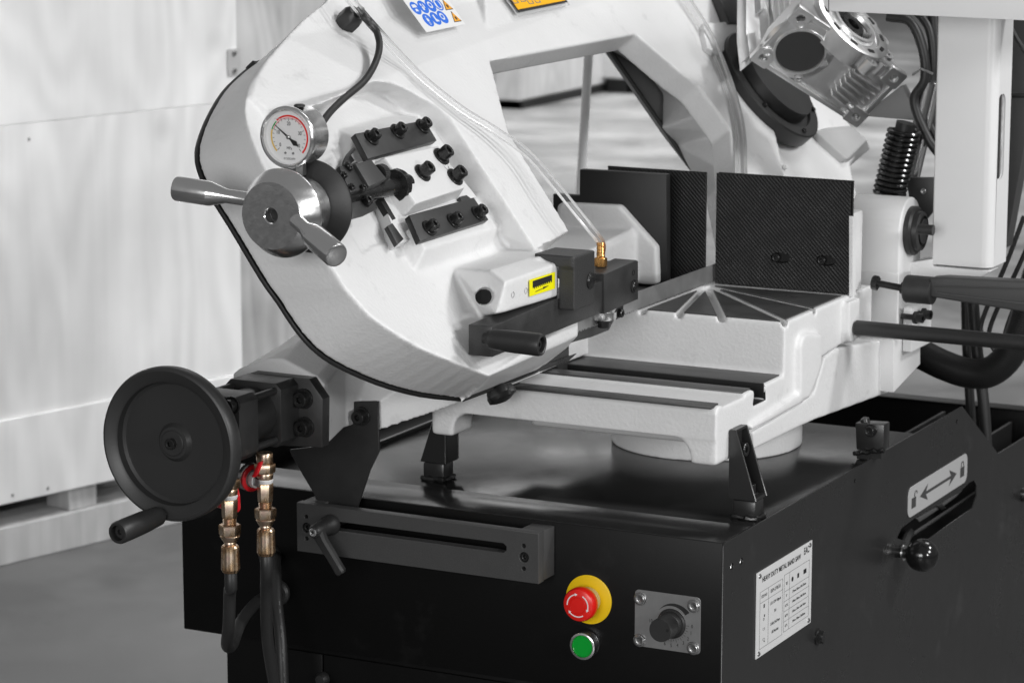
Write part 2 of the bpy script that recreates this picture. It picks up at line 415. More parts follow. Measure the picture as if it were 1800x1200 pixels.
# far wall of the hall
# ================================================================ machine cabinet
FRN = Fr((0, 0, 0), (1, 0, 0), (0, 0, 1))       # front, normal -Y
SID = Fr((0, 0, 0), (0, 1, 0), (0, 0, 1))       # right side, normal +X
CAB = thing('machine_cabinet', 'black enamelled saw cabinet with control buttons, rating plate and open tray top', 'cabinet', (-.37, .6, FZ))
YB = 1.36; XL = -.74
# front sheet
obj('front_panel', box((XL, 0, -.2), (-.0015, .003, 0), .0012), M_blackcab, CAB)
obj('lower_front', box((XL + .06, .006, FZ), (-.0015, .012, -.201), .001), M_blackcab, CAB)
dx0 = P(503, 1150, Y=.0).x; dx1 = P(567, 1160, Y=0).x
d = obj('lower_door', box((dx0, .001, FZ + .03), (dx1 - .001, .0055, -.206), .001), M_blackcab, CAB)
d = obj('lower_door', box((dx1 + .001, .001, FZ + .03), (-.03, .0055, -.206), .001), M_blackcab, CAB)
lk = P(568, 1192, Y=0)
obj('door_latch', lathe(B(), axis_frame(lk, (0, -1, 0)), [(.009, -.002), (.009, .004), (.006, .009), (0, .0095)], 20), M_rubber, d)
obj('left_panel', box((XL, .0035, -.2), (XL + .003, YB, 0), .001), M_blackcab, CAB)
obj('lower_left_panel', box((XL + .06, .0125, FZ), (XL + .063, YB, -.201), .001), M_blackcab, CAB)
obj('underside', box((XL + .0035, .0035, -.2), (XL + .0595, YB, -.197)), M_blackcab, CAB)
# side sheet with slot, holes
sp = [(.0, FZ), (0, -.004), (.003, 0), SID.at(1692, 715), SID.at(1755, 797), (YB, -.104), (YB, FZ)]
sp[3] = (sp[3][0], 0)
slot = [SID.at(x, y) for x, y in ((1577, 945), (1585, 928), (1610, 909), (1687, 865), (1704, 848), (1712, 844), (1717, 854), (1717, 871), (1710, 893), (1665, 924), (1634, 946), (1597, 953))]
holes = []
for x, y, r in ((1287, 995, .0042), (1303.5, 986, .0042), (1503, 845, .0028), (1682, 741, .0035)):
    c = SID.at(x, y); holes.append(circ(c[0], c[1], r, 20))
obj('side_panel', curve2d([sp, slot] + holes, SID, -.0025, 0, .0006), M_sidecab, CAB)
for h in holes[:2]:
    cx = sum(q[0] for q in h) / 20; cy = sum(q[1] for q in h) / 20
    b_ = B()
    for k in range(5): lathe(b_, Fr(SID.pt(cx, cy, 0), SID.u, SID.v), [(.0042, -.003 - k * .0015), (.0035, -.0037 - k * .0015), (.0042, -.0044 - k * .0015)], 16, None, (False, False))
    obj('threaded_hole', b_, M_steel, CAB)
# ledge, tray, pit, rear wall
obj('front_ledge', box((XL + .0035, .0035, -.003), (-.003, .09, 0), .0012), M_tray, CAB)
obj('tray_floor', box((-.607, .0905, -.012), (-.003, .665, -.0035), .0008), M_tray, CAB)
obj('tray_rim', box((-.613, .0905, -.03), (-.6075, .665, .002), .0012), M_tray, CAB)
obj('left_shelf', box((XL + .0035, .0905, -.035), (-.6135, .665, -.03), .0012), M_blackcab, CAB)
obj('pit_floor', box((XL + .0035, .666, -.2), (-.003, YB - .004, -.195)), M_blackcab, CAB)
zt = P(1600, 697, Y=YB).z
obj('rear_wall', box((XL, YB, -.3), (.0, YB + .003, zt), .001), M_blackcab, CAB)
obj('rear_wall_flange', box((XL, YB - .03, zt + .0003), (.0, YB + .003, zt + .003), .001), M_blackcab, CAB)
# welded tray edge bead at the corner
# hex bolt on side panel
c = SID.pp(1437, 1118)
hb = lathe(B(), Fr(c, SID.u, SID.v), [(.0105, 0), (.0105, .0018), (.0095, .0022)], 24)
lathe(hb, Fr(c, SID.u, SID.v), [(.0085, .0022), (.0085, .0075), (.0075, .009), (0, .0092)], 24, lambda k, t, r: hexr(.0085)(t) if k < 2 else r)
obj('hex_bolt', hb, M_screw, CAB)
c = SID.pp(1797, 868)
obj('hex_bolt', lathe(B(), Fr(c, SID.u, SID.v), [(.012, 0), (.012, .004), (.008, .012), (0, .013)], 18, lambda k, t, r: hexr(r)(t) if k < 2 else r), M_screw, CAB)

# ---------------- lock direction plate and lever
a = SID.at(1597, 905); b = SID.at(1697, 800)
y0, y1 = SID.at(1595, 880)[0], SID.at(1699, 815)[0]
zb_ = SID.at(1605, 907)[1]; zt_ = SID.at(1602, 857)[1]
zb_ = (SID.at(1605, 907)[1] + SID.at(1690, 848)[1]) / 2 - .0; zt_ = (SID.at(1606, 856)[1] + SID.at(1687, 798)[1]) / 2
lp = obj('lock_symbol_plate', curve2d([rrect(y0, zb_, y1, zt_, .012, 6)], SID, .0003, .0012, .0002), mat('grey_printed_plate', .40, .4), CAB)
cy_ = (zb_ + zt_) / 2; L_ = y1 - y0; hh = zt_ - zb_
M_lockink = mat('dark_grey_print', .05, .5)
def flat(name, outs, fr, par, m, w=.0013, th=.0002): return obj(name, curve2d(outs, fr, w, w + th), m, par)
ax0, ax1 = y0 + L_ * .19, y1 - L_ * .19; hw = hh * .27
flat('double_arrow', [[(ax0, cy_), (ax0 + L_ * .13, cy_ + hw), (ax0 + L_ * .10, cy_ + hh * .05), (ax1 - L_ * .10, cy_ + hh * .05), (ax1 - L_ * .13, cy_ + hw), (ax1, cy_), (ax1 - L_ * .13, cy_ - hw), (ax1 - L_ * .10, cy_ - hh * .05), (ax0 + L_ * .10, cy_ - hh * .05), (ax0 + L_ * .13, cy_ - hw)]], SID, lp, M_lockink)
for cx, opened in ((y0 + L_ * .09, True), (y1 - L_ * .09, False)):
    bw = L_ * .035; bh = hh * .2
    flat('padlock_symbol', [[(cx - bw, cy_ - bh * 1.2), (cx + bw, cy_ - bh * 1.2), (cx + bw, cy_ + bh * .5), (cx - bw, cy_ + bh * .5)]], SID, lp, M_lockink)
    arc = [(cx + bw * .75 * cos(t) + (bw * .9 if opened else 0), cy_ + bh * .9 + bh * .6 * sin(t)) for t in [radians(180 - 18 * i) for i in range(11)]]
    inn = [(cx + (x - cx - (bw * .9 if opened else 0)) * .55 + (bw * .9 if opened else 0), cy_ + bh * .9 + (y - cy_ - bh * .9) * .7) for x, y in arc][::-1]
    arc2 = [(arc[0][0], cy_ + bh * .55)] + arc + ([(arc[-1][0], cy_ + bh * (.9 if opened else .55))]) + ([(inn[0][0], cy_ + bh * (.9 if opened else .55))]) + inn + [(inn[-1][0], cy_ + bh * .55)]
    flat('padlock_shackle', [arc2], SID, lp, M_lockink, .0013)
# pale turntable ring and clamp bar seen inside the slot
iw = P(1650, 890, X=-.03)
obj('swivel_clamp_ring', prism([P(x, y, X=-.03) for x, y in ((1612, 911), (1655, 886), (1692, 862), (1680, 874), (1655, 892), (1617, 917))], V(-.004, 0, 0), .001), mat('grey_swivel_plate', .12, .5), CAB)
obj('slot_dark_backing', box((-.075, .666, -.19), (-.07, .98, -.04)), M_edge, CAB)  # black sheet added behind the slot so its inside stays dark
obj('slot_dark_backing', box((-.075, .981, -.19), (-.07, 1.3, -.118)), M_edge, CAB)  # second added black sheet, darkens the far end of the slot
obj('swivel_clamp_ring', prism([P(x, y, X=-.0285) for x, y in ((1640, 884), (1648, 879), (1662, 892), (1654, 896))], V(.002, 0, 0), .001), M_steel, CAB)
LV = thing('clamp_lever', 'black ball-ended clamp lever sticking out of the slot in the side panel', 'lever', P(1600, 950, X=0))
cb = P(1621, 975, X=.034); RBALL = .0205
obj('ball_knob', lathe(B(), axis_frame(cb, (1, 0, 0)), [(.0222 * sin(t), -.0222 * cos(t)) for t in [pi * i / 24 for i in range(25)]], 40), mat('glossy_black_plastic', .008, .14, spec=.6), LV)
sfr = Fr(cb, (0, 1, 0), (0, 0, 1))
obj('stem', cyl(sfr, .0075, -.034, -.016, 24), M_screw, LV)
obj('lock_ring', lathe(B(), sfr, [(.0075, -.027), (.0105, -.0268), (.0105, -.0245), (.0075, -.0243)], 24, None, (False, False)), M_chrome, LV)
obj('lever_bar', tube(B(), [cb + V(-.030, 0, 0), P(1594, 944, X=-.012), P(1600, 935, X=-.06)], .006, 10), M_rubber, LV)

# ---------------- rating plate
q = [SID.at(x, y) for x, y in ((1327.5, 1007.5), (1425.2, 949), (1424, 1092.5), (1327.5, 1157.5))]
y0 = (q[0][0] + q[3][0]) / 2; y1 = (q[1][0] + q[2][0]) / 2; zt_ = (q[0][1] + q[1][1]) / 2; zb_ = (q[2][1] + q[3][1]) / 2
rp = obj('rating_plate', curve2d([rrect(y0, zb_, y1, zt_, .001, 2)], SID, .0004, .0014, .0001), mat('white_aluminium_plate', .62, .35, var=.02), CAB)
W_, H_ = y1 - y0, zt_ - zb_
def q_(a, b): return (y0 + W_ * a, zt_ - H_ * b)
prints = []
def tx(s, a, b, size, sx=1., al='CENTER', bold=0.):
    c = q_(a, b); f = Fr(SID.pt(c[0], c[1], .00155), SID.u, SID.v); prints.append(text(s, f, size * H_, .0001, al, sx * 1.55, 0, bold))
def ln(a0, b0, a1, b1, th=.0035):
    p = q_(a0, b0); r = q_(a1, b1); t2 = th * H_ / 2
    if abs(a1 - a0) > abs(b1 - b0): pts = [(p[0], p[1] - t2), (r[0], r[1] - t2), (r[0], r[1] + t2), (p[0], p[1] + t2)]
    else: pts = [(p[0] - t2, p[1]), (p[0] + t2, p[1]), (r[0] + t2, r[1]), (r[0] - t2, r[1])]
    prints.append(curve2d([pts], SID, .0015, .0016))
tx('HEAVY DUTY METAL BAND SAW', .44, .115, .082, .62, 'CENTER', .0002)
tx('EAC', .895, .085, .12, .5, 'CENTER', .0002)
# left table
for b_ in (.245, .375, .91): ln(.06, b_, .46, b_)
for a_ in (.06, .21, .46): ln(a_, .245, a_, .91)
tx('ITEM NO', .135, .31, .05, .55); tx('BSM-270GH', .335, .31, .062, .62)
for s_, b_ in (('1.5/1.1KW 4/8pole', .455), ('28:1', .565), ('3160x27x0.9mm', .70), ('68/34m/min', .80)): tx(s_, .335, b_, .05, .55)
for b_ in (.43, .56, .70, .82):
    c = q_(.135, b_); r = H_ * .022
    if b_ == .43: prints.append(curve2d([rrect(c[0] - r * .9, c[1] - r, c[0] + r * .9, c[1] + r, r * .3, 2), rrect(c[0] - r * .6, c[1] - r * .15, c[0] + r * .6, c[1] + r * .15, r * .05, 2)], SID, .0015, .0016))
    elif b_ == .56: prints.append(curve2d([circ(c[0] - r * .3, c[1] - r * 1.1, r * .8, 14), circ(c[0] - r * .3, c[1] - r * 1.1, r * .55, 14)[::-1]], SID, .0015, .0016)); prints.append(curve2d([rrect(c[0], c[1], c[0] + r * 1.2, c[1] + r * 1.3, r * .2, 2)], SID, .0015, .0016))
    else:
        prints.append(curve2d([rrect(c[0] - r * 1.3, c[1] - r * .6, c[0] + r * 1.3, c[1] + r * .6, r * .5, 3), rrect(c[0] - r * 1.1, c[1] - r * .45, c[0] + r * 1.1, c[1] + r * .45, r * .35, 3)], SID, .0015, .0016))
        if b_ > .8: prints.append(curve2d([[(c[0], c[1] - r * 1.1), (c[0] + r, c[1] - r * 1.1), (c[0] + r, c[1] - r * .8), (c[0] + r * 1.6, c[1] - r * 1.3), (c[0] + r, c[1] - r * 1.8), (c[0] + r, c[1] - r * 1.5), (c[0], c[1] - r * 1.5)]], SID, .0015, .0016))
# right table
rows = (.20, .40, .53, .655, .78, .89)
rows = (.22, .42, .535, .655, .775, .895)
for b_ in rows: ln(.49, b_, .95, b_)
for a_ in (.49, .585, .95): ln(a_, rows[0], a_, rows[-1])
for i, (a_, b_) in enumerate((("0°", "270mm 260mm 370x220mm"), ("45°R", "240mm 180mm 240x160mm"), ("60°R", "160mm 110mm 160x110mm"), ("45°L", "210mm 190mm 220x80mm"))):
    bb = (rows[i + 1] + rows[i + 2]) / 2; tx(a_, .537, bb, .045, .6); tx(b_, .768, bb, .042, .56)
c = q_(.64, .325); r = H_ * .03; prints.append(curve2d([circ(c[0], c[1], r, 20)], SID, .0015, .0016))
c = q_(.745, .325); prints.append(curve2d([rrect(c[0] - r * .9, c[1] - r * .9, c[0] + r * .9, c[1] + r * .9, r * .1, 1)], SID, .0015, .0016))
c = q_(.87, .325); prints.append(curve2d([rrect(c[0] - r * 1.5, c[1] - r * .9, c[0] + r * 1.5, c[1] + r * .9, r * .1, 1)], SID, .0015, .0016))
c = q_(.537, .32); prints.append(curve2d([rrect(c[0] - r * 1.1, c[1] - r * .1, c[0] + r * 1.1, c[1] + r * .1, r * .05, 1)], SID, .0015, .0016)); prints.append(curve2d([circ(c[0], c[1] - r * .6, r * .5, 12)], SID, .0015, .0016))
obj('plate_printing', bm_from(*prints), M_ink, rp, ang=10)
RIV = new_mesh(lathe(B(), LF, [(.0032, 0), (.0028, .001), (.0015, .0018), (0, .002)], 14), 'rivet')
for a_, b_ in ((.05, .05), (.955, .045), (.955, .955), (.05, .955)):
    c = q_(a_, b_); place('rivet', RIV, M_steel, Fr(SID.pt(c[0], c[1], .0014), SID.u, SID.v), rp)

# ---------------- emergency stop
ec = P(1035.5, 1052.7, Y=0); EF = Fr(ec, (1, 0, 0), (0, 0, 1))
es = obj('emergency_stop_button', lathe(B(), EF, [(.0, .0), (.0295, 0), (.0295, .0012), (.0285, .0016), (.0, .0016)], 64), M_yellow, CAB)
obj('button_neck', lathe(B(), EF, [(.0155, .0017), (.0155, .009), (.0125, .010), (.0125, .020)], 40), mat('ivory_plastic', (.55, .42, .2), .4), es)
obj('neck_ring', lathe(B(), EF, [(.0128, .0101), (.0145, .0105), (.0145, .0125), (.0128, .013)], 40, None, (False, False)), M_chrome, es)
hd = obj('red_push_head', lathe(B(), EF, [(.0125, .0135), (.0185, .0150), (.0202, .0185), (.0202, .0265), (.0188, .0292), (.0165, .0302), (.0102, .0312), (.0098, .0306), (.0094, .0312), (0, .0316)], 56), M_red, es)
for k in range(3):
    a0 = radians(120 * k + 62); a1 = a0 - radians(78); R0, R1 = .0128, .0140; n = 14
    o_ = [(R1 * cos(a0 + (a1 - a0) * i / n), R1 * sin(a0 + (a1 - a0) * i / n)) for i in range(n + 1)]
    i_ = [(R0 * cos(a0 + (a1 - a0) * i / n), R0 * sin(a0 + (a1 - a0) * i / n)) for i in range(n + 1)]
    rm = (R0 + R1) / 2; ta = a1 - radians(13)
    hd_ = [((R1 + .0012) * cos(a1), (R1 + .0012) * sin(a1)), (rm * cos(ta), rm * sin(ta)), ((R0 - .0012) * cos(a1), (R0 - .0012) * sin(a1))]
    obj('turn_arrow', curve2d([o_ + hd_ + i_[::-1]], EF, .0308, .0313), M_paper, hd)
# ---------------- start button
gc = P(1033.6, 1129.5, Y=0); GF = Fr(gc, (1, 0, 0), (0, 0, 1))
gb = obj('start_button', lathe(B(), GF, [(.0150, 0), (.0158, .002), (.0150, .004), (.0150, .013), (.0162, .0138), (.0162, .0155), (.0150, .0163), (.0136, .0163), (.0136, .0135)], 56), M_chrome, CAB)
obj('green_cap', lathe(B(), GF, [(.0133, .0125), (.0133, .0152), (.0122, .0160), (.0118, .0155), (0, .0156)], 48), M_green, gb)
# ---------------- speed dial
DF = Fr(P(1181.4, 1094.7, Y=0), (1, 0, 0), (0, 0, 1))
cs = [DF.at(*p) for p in ((1117.5, 1034.5), (1232.5, 1049), (1232, 1149), (1116.5, 1133.5))]
x0 = (cs[0][0] + cs[3][0]) / 2; x1 = (cs[1][0] + cs[2][0]) / 2; zt_ = (cs[0][1] + cs[1][1]) / 2; zb_ = (cs[2][1] + cs[3][1]) / 2
dp = obj('speed_dial_plate', curve2d([rrect(x0, zb_, x1, zt_, .005), circ(0, 0, .0178, 48)], DF, .0004, .0020, .0003), mat('brushed_dial_plate', .30, .38, metal=.6, var=.06, vscale=60), CAB)
SK = screw_mesh(.0062, .0042, .0026, .0078)
for p in ((1127, 1050.8), (1221, 1063.5), (1220, 1137.5), (1126, 1123.5)): place('screw', SK, M_steel, DF.sh(DF.pp(*p)).sh(DF.pt(*DF.at(*p), .002)), dp)
obj('dial_socket', lathe(B(), DF, [(.0176, -.004), (.0176, .003), (.0160, .0045), (.0150, .0045), (.0150, .001), (0, .001)], 48), M_rubber, dp)
kn = obj('dial_knob', lathe(B(), DF, [(.0148, .002), (.0148, .010), (.0140, .0115), (.0137, .0118), (.0137, .0335), (.0133, .0342), (.0, .0342)], 144, lambda k, t, r: r - (.0005 * (int(round(t / (2 * pi) * 144)) % 2) if 3 <= k <= 4 else 0)), M_rubber, dp)
obj('pointer_dot', cyl(Fr(DF.pt(.0095, .0015, .0343), DF.u, DF.v), .0019, 0, .0003, 16), M_edge, kn)
pr_ = []
for i in range(41):
    a_ = radians(-4.5 * i); r0, r1 = .0185, (.0225 if i % 4 == 0 else .0208 if i % 2 == 0 else 0)
    if r1 == 0: continue
    d_ = (cos(a_), sin(a_)); n_ = (-d_[1] * .00018, d_[0] * .00018)
    pr_.append(curve2d([[(r0 * d_[0] - n_[0], r0 * d_[1] - n_[1]), (r1 * d_[0] - n_[0], r1 * d_[1] - n_[1]), (r1 * d_[0] + n_[0], r1 * d_[1] + n_[1]), (r0 * d_[0] + n_[0], r0 * d_[1] + n_[1])]], DF, .0021, .0022))
for i in range(11):
    a_ = radians(-18 * i); f_ = DF.sh(DF.pt(.0262 * cos(a_), .0262 * sin(a_), .0022)); pr_.append(text(str(i), f_, .0062, .0001, 'CENTER', .8))
n = 24; wo = []; wi = []
for i in range(n + 1):
    a_ = radians(135 - 100 * i / n); wo.append(((.0215 + .0062 * i / n) * cos(a_), (.0215 + .0062 * i / n) * sin(a_))); wi.append((.0213 * cos(a_), .0213 * sin(a_)))
pr_.append(curve2d([wo + wi[::-1]], DF, .0021, .0022))
obj('dial_scale', bm_from(*pr_), M_ink, dp, ang=10)

# ---------------- slotted bracket and clamp handle
BY = -.045
BR = thing('slotted_bracket', 'dark grey slotted guide bracket bolted across the cabinet front', 'bracket', (-.378, -.022, -.064))
bf = Fr((0, BY, 0), (1, 0, 0), (0, 0, 1)); x0, x1, z0, z1 = -.5425, -.2142, -.0637, -.0033
sl0 = bf.at(600, 932); sl1 = bf.at(890, 964)
zc = sl1[1] + .0005; hs = .0057
sl = [(sl0[0] - .02, zc - hs), (sl1[0] - .004, zc - hs), (sl1[0], zc - hs * .4), (sl1[0], zc + hs * .4), (sl1[0] - .004, zc + hs), (sl0[0] - .02, zc + hs)]
hl = [circ(*bf.at(*p), r, 18) for p, r in (((538, 907.6), .0026), ((539, 946), .0026), ((539, 927), .0062), ((920.6, 959), .0026), ((920.5, 999), .0026), ((921, 979), .0062))]
M_brk = mat('dark_grey_cast_bracket', .05, .5, bump=.25, bscale=500, var=.06, vscale=30)
me = curve2d([[(x0, z0), (x1, z0), (x1, z1), (x0, z1)], sl] + hl, bf, -.014, 0, .0006)
bm = bm_from(me)
add_box(bm, (x0 + .0006, BY + .0145, z0 + .0006), (x0 + .03, -.0015, z1 - .0006), .0006)
add_box(bm, (x1 - .03, BY + .0145, z0 + .0006), (x1 - .0006, -.0015, z1 - .0006), .0006)
obj('bracket_bar', bm, M_brk, BR)
for p in ((539, 927), (921, 979)): place('screw', screw_mesh(.0056, .005, .003), M_screw, Fr(bf.pt(*bf.at(*p), -.007), bf.u, bf.v), BR)
KH = thing('bracket_clamp', 'black adjustable clamp handle with silver screw on the slotted bracket', 'handle', P(583, 921, Y=BY))
kb = P(583, 921, Y=BY); kf = Fr(kb, (1, 0, 0), (0, 0, 1))
obj('clamp_stud', lathe(B(), kf, [(.006, -.05), (.006, .0)], 20), M_screw, KH)
obj('hub', lathe(B(), kf, [(.0125, .0005), (.0125, .009), (.0105, .012), (.0092, .030), (.0085, .040), (.007, .0425), (0, .0428)], 32), M_rubber, KH)
place('screw', screw_mesh(.0052, .003, .0024), M_chrome, Fr(kf.pt(0, 0, .0425), kf.u, kf.v), KH)
tip = P(601, 1008, Y=BY - .034); st = kf.pt(0, 0, .033)
d_ = (tip - st); L1 = d_.length; d_.normalize(); sd = d_.cross(V(0, -1, 0)).normalized(); nn = V(0, -1, 0)
loops = []
for f_, wd, th, of in ((0, .0085, .0075, 0), (.25, .0065, .006, .002), (.8, .0062, .0058, .0), (.95, .0066, .0055, 0), (1.0, .0045, .004, 0)):
    c = st + d_ * L1 * f_ + nn * of; loops.append([c + sd * wd * a + nn * th * b for a, b in ((-.6, -1), (.6, -1), (1, -.5), (1, .5), (.6, 1), (-.6, 1), (-1, .5), (-1, -.5))])
obj('lever_arm', add_loft(B(), loops), M_rubber, KH)
# grommets on the front for the hoses
for x, y, r in ((476, 976, .0155), (490, 1040, .0165)):
    c = P(x, y, Y=0); obj('hose_grommet', lathe(B(), Fr(c, (1, 0, 0), (0, 0, 1)), [(r, 0), (r, .004), (r * .85, .007), (r * .62, .007), (r * .6, .001)], 36), M_rubber, CAB)
# ================================================================ saw table (swivel casting)
XT = -.047; XTL = -.4275; ZL = .14; ZU = .2055; YF = .084; YW = .2935; YJ = .512
TB = thing('saw_table', 'white painted cast table of the saw with machined strips and radial kerf slots', 'saw table', (-.24, .4, .045))
def yz(pts, x0, x1, bev=0.): return prism([V(x0, a, b) for a, b in pts], V(x1 - x0, 0, 0), bev, 2)
prof = [(YF, .0975), (YF, ZL - .008), (YF + .006, ZL - .0022), (.099, ZL - .0015), (.104, ZL - .005), (.170, ZL - .005), (.174, ZL - .0015), (.197, ZL - .0015), (.2, ZL - .004), (.2, ZL - .013), (.196, ZL - .022), (.238, ZL - .022), (.233, ZL - .004), (.236, ZL - .0015),
        (YW, ZL - .0015), (YW, ZU - .004), (YW + .004, ZU - .001), (.60, ZU - .001), (.60, ZU - .055), (.36, ZU - .07), (.34, .0975)]
sol = [yz(prof, XTL, XT)]
for x0, x1 in ((XTL, XTL + .03), (XT - .034, XT)):
    sol.append(box((x0, YF + .001, .067), (x1, YF + .055, .11), .004))
    xi = x1 if x0 == XTL else x0; sg = 1 if x0 == XTL else -1
    arcp = [(xi, .11)] + [(xi + sg * .03 * (1 - cos(t)), .098 - .03 + .03 * sin(t)) for t in [radians(a) for a in (0, 15, 30, 45, 60, 75, 90)]] + [(xi + sg * .03, .11)]
    arcp = [(xi - sg * .002, .11), (xi - sg * .002, .075)] + [(xi + sg * .024 * (1 - cos(t)), .098 - .022 + .022 * sin(t)) for t in [radians(a) for a in (0, 20, 40, 60, 80, 90)]] + [(xi + sg * .026, .11)]
    sol.append(prism([V(a, YF + .001, b) for a, b in arcp], V(0, .05, 0)))
# side apron, rib and bar boss
sol.append(yz([(.36, .14), (.36, .19), (.585, .19), (.585, .15)], XT - .03, XT - .0, .002))
ribp = [P(x, y, X=XT + .008) for x, y in ((1412, 592), (1420, 586), (1446, 587), (1446, 640), (1437, 668), (1424, 700), (1409, 703), (1408, 690), (1408, 610))]
sol.append(prism(ribp, V(-.04, 0, 0), .003))
ribb = [P(x, y, X=XT + .006) for x, y in ((1322, 748), (1322, 757), (1408, 710), (1430, 694), (1408, 690))]
sol.append(prism(ribb, V(-.03, 0, 0), .002))
sol.append(yz([(.09, .072), (.09, .1), (.34, .1), (.34, .075)], XT - .025, XT - .006))
bc = P(1498, 575, X=-.04)
sol.append(lathe(B(), axis_frame((XT + .01, bc.y, bc.z), (1, 0, 0)), [(.0195, -.05), (.0195, 0)], 28))
sol.append(box((XT - .04, bc.y - .0195, bc.z), (XT + .01, bc.y + .0195, ZU - .006)))
# star of kerf slots
cuts = []; star = V(-.24, .497, ZU)
rays = []
for x, y in ((1190, 553), (1271, 560), (1385, 566), (1437, 544), (1060, 548), (1124, 545)):
    e = P(x, y, Z=ZU); d = (e - star); d.z = 0
    e2 = star + d * 1.25
    if abs(x - 1060) < 1: continue
    rays.append(e2)
def strip(a, b, wd, z0, z1, bm=None):
    d = (b - a); d.z = 0; d.normalize(); s = V(-d.y, d.x, 0) * wd
    return add_poly(bm or B(), [V(*(a - s).xy, z0), V(*(b - s).xy, z0), V(*(b + s).xy, z0), V(*(a + s).xy, z0)], V(0, 0, z1 - z0))
cb_ = B()
cuts = [strip(star, e, .0048, ZU - .008, ZU + .01) for e in rays]
me = cast(sol, cuts, .0021, 3)
obj('table_casting', me, M_white, TB, ang=180)
# machined faces: thin ground-steel lands a hair proud of the paint
M_mach = mat('ground_cast_iron', .075, .42, metal=.35, bump=.08, bscale=160, var=.18, vscale=18, rvar=.07, aniso=.3)
M_machd = mat('oiled_cast_iron', .035, .3, metal=.3, bump=.08, bscale=160, var=.3, vscale=14, rvar=.08)
for a, b in ((.0795, .1015), (.1735, .1985), (.2355, .291)): obj('machined_strip', box((XTL + .004, a, ZL - .004), (XT - .005, b, ZL - .0002), .0006), M_mach, TB)
obj('dovetail_slot_lining', yz([(.2, ZL - .0035), (.1965, ZL - .0215), (.2375, ZL - .0215), (.2352, ZL - .0035), (.2348, ZL - .0035), (.236, ZL - .0208), (.198, ZL - .0208), (.2006, ZL - .0035)], XTL + .002, XT - .001), M_machd, TB)
obj('dovetail_slot_lining', box((XTL + .002, .2318, ZL - .016), (XT - .002, .2336, ZL - .0006)), M_edge, TB)
# upper machined sectors between the kerf slots: polygons clipped from the rectangle
def clip(poly, p, n):
    out = []
    for i in range(len(poly)):
        a, b = poly[i], poly[(i + 1) % len(poly)]; da = (a - p).dot(n); db = (b - p).dot(n)
        if da >= 0: out.append(a)
        if da * db < 0: out.append(a + (b - a) * (da / (da - db)))
    return out
rect = [V(-.385, YW + .0045, 0), V(XT - .006, YW + .0045, 0), V(XT - .006, .508, 0), V(-.385, .508, 0)]
sp0 = star.copy(); sp0.z = 0
dirs = sorted([(math.atan2(e.y - star.y, e.x - star.x), e) for e in rays], key=lambda q: q[0])
angs = [-pi] + [q[0] for q in dirs] + [.02]
for i, (a0, a1) in enumerate(zip(angs, angs[1:])):
    poly = rect
    n0 = V(-sin(a0), cos(a0), 0); n1 = V(sin(a1), -cos(a1), 0)
    o0 = .0055 if i else 0; o1 = .0055 if i < len(angs) - 2 else 0
    poly = clip(poly, sp0 + n0 * o0, n0)
    if len(poly) > 2: poly = clip(poly, sp0 + n1 * o1, n1)
    if len(poly) > 2:
        poly = [q for k, q in enumerate(poly) if (q - poly[k - 1]).length > 1e-5]
        obj('machined_sector', prism([V(q.x, q.y, ZU - .003) for q in poly], V(0, 0, .0034), .0005, 1), mat('oiled_ground_iron', .10, .32, metal=.4, bump=.06, bscale=160, var=.3, vscale=14, rvar=.08) if i == 0 else bpy.data.materials['oiled_ground_iron'], TB)
# swivel base beneath
SB = thing('swivel_base', 'white swivel base arm and turntable disc standing on the tray', 'base', (-.24, .5, -.0035))
dc = V(-.2386, .5, 0)
sb = [lathe(B(), Fr(dc, (1, 0, 0), (0, 1, 0)), [(.1264, -.0035), (.1264, .0655)], 96)]
XB = -.049
ap = [P(x, y, X=XB) for x, y in ((1323, 759), (1408, 707), (1432, 690), (1450, 628), (1468, 612), (1569, 594), (1569, 686), (1560, 691), (1430, 739), (1410, 748), (1325, 791))]
sb.append(prism(ap, V(-.3, 0, 0), .002))
obj('base_casting', cast(sb, [], .0026, 2), M_white, SB, ang=180)
e = [P(x, y, X=XB - .002) for x, y in ((1451, 646), (1560, 612), (1566, 600), (1568, 594), (1468, 611), (1452, 626))]
# hinge housing
HX = -.03
HG = thing('hinge_housing', 'white hinge housing with black bushing behind the fixed jaw', 'hinge housing', P(1590, 600, X=HX))
hc = P(1598, 402, X=HX)
lowp = [P(x, y, X=HX) for x, y in ((1571, 592), (1571, 687), (1615, 643), (1615, 592))]
yf = P(1579, 500, X=HX).y; yb_ = P(1617, 500, X=HX).y; R_ = (yb_ - yf) / 2; cy_ = (yf + yb_) / 2; ztop = P(1598, 348, X=HX).z
arc = [V(HX, cy_ - R_ * cos(t), ztop - R_ + R_ * sin(t)) for t in [pi * i / 16 for i in range(17)]]
hp = [V(HX, yf, .13)] + arc + [V(HX, yb_, .13)]
bm = add_poly(B(), hp, V(-.075, 0, 0), .0025, 3)
obj('housing_body', bm, M_whitesmooth, HG)
obj('housing_bracket', prism([P(1579, 598, X=HX), P(1579, 480, X=HX), P(1618, 470, X=HX), P(1618, 640, X=HX), P(1571, 690, X=HX), P(1571, 598, X=HX)], V(-.055, 0, 0), .0015), M_whitesmooth, HG)
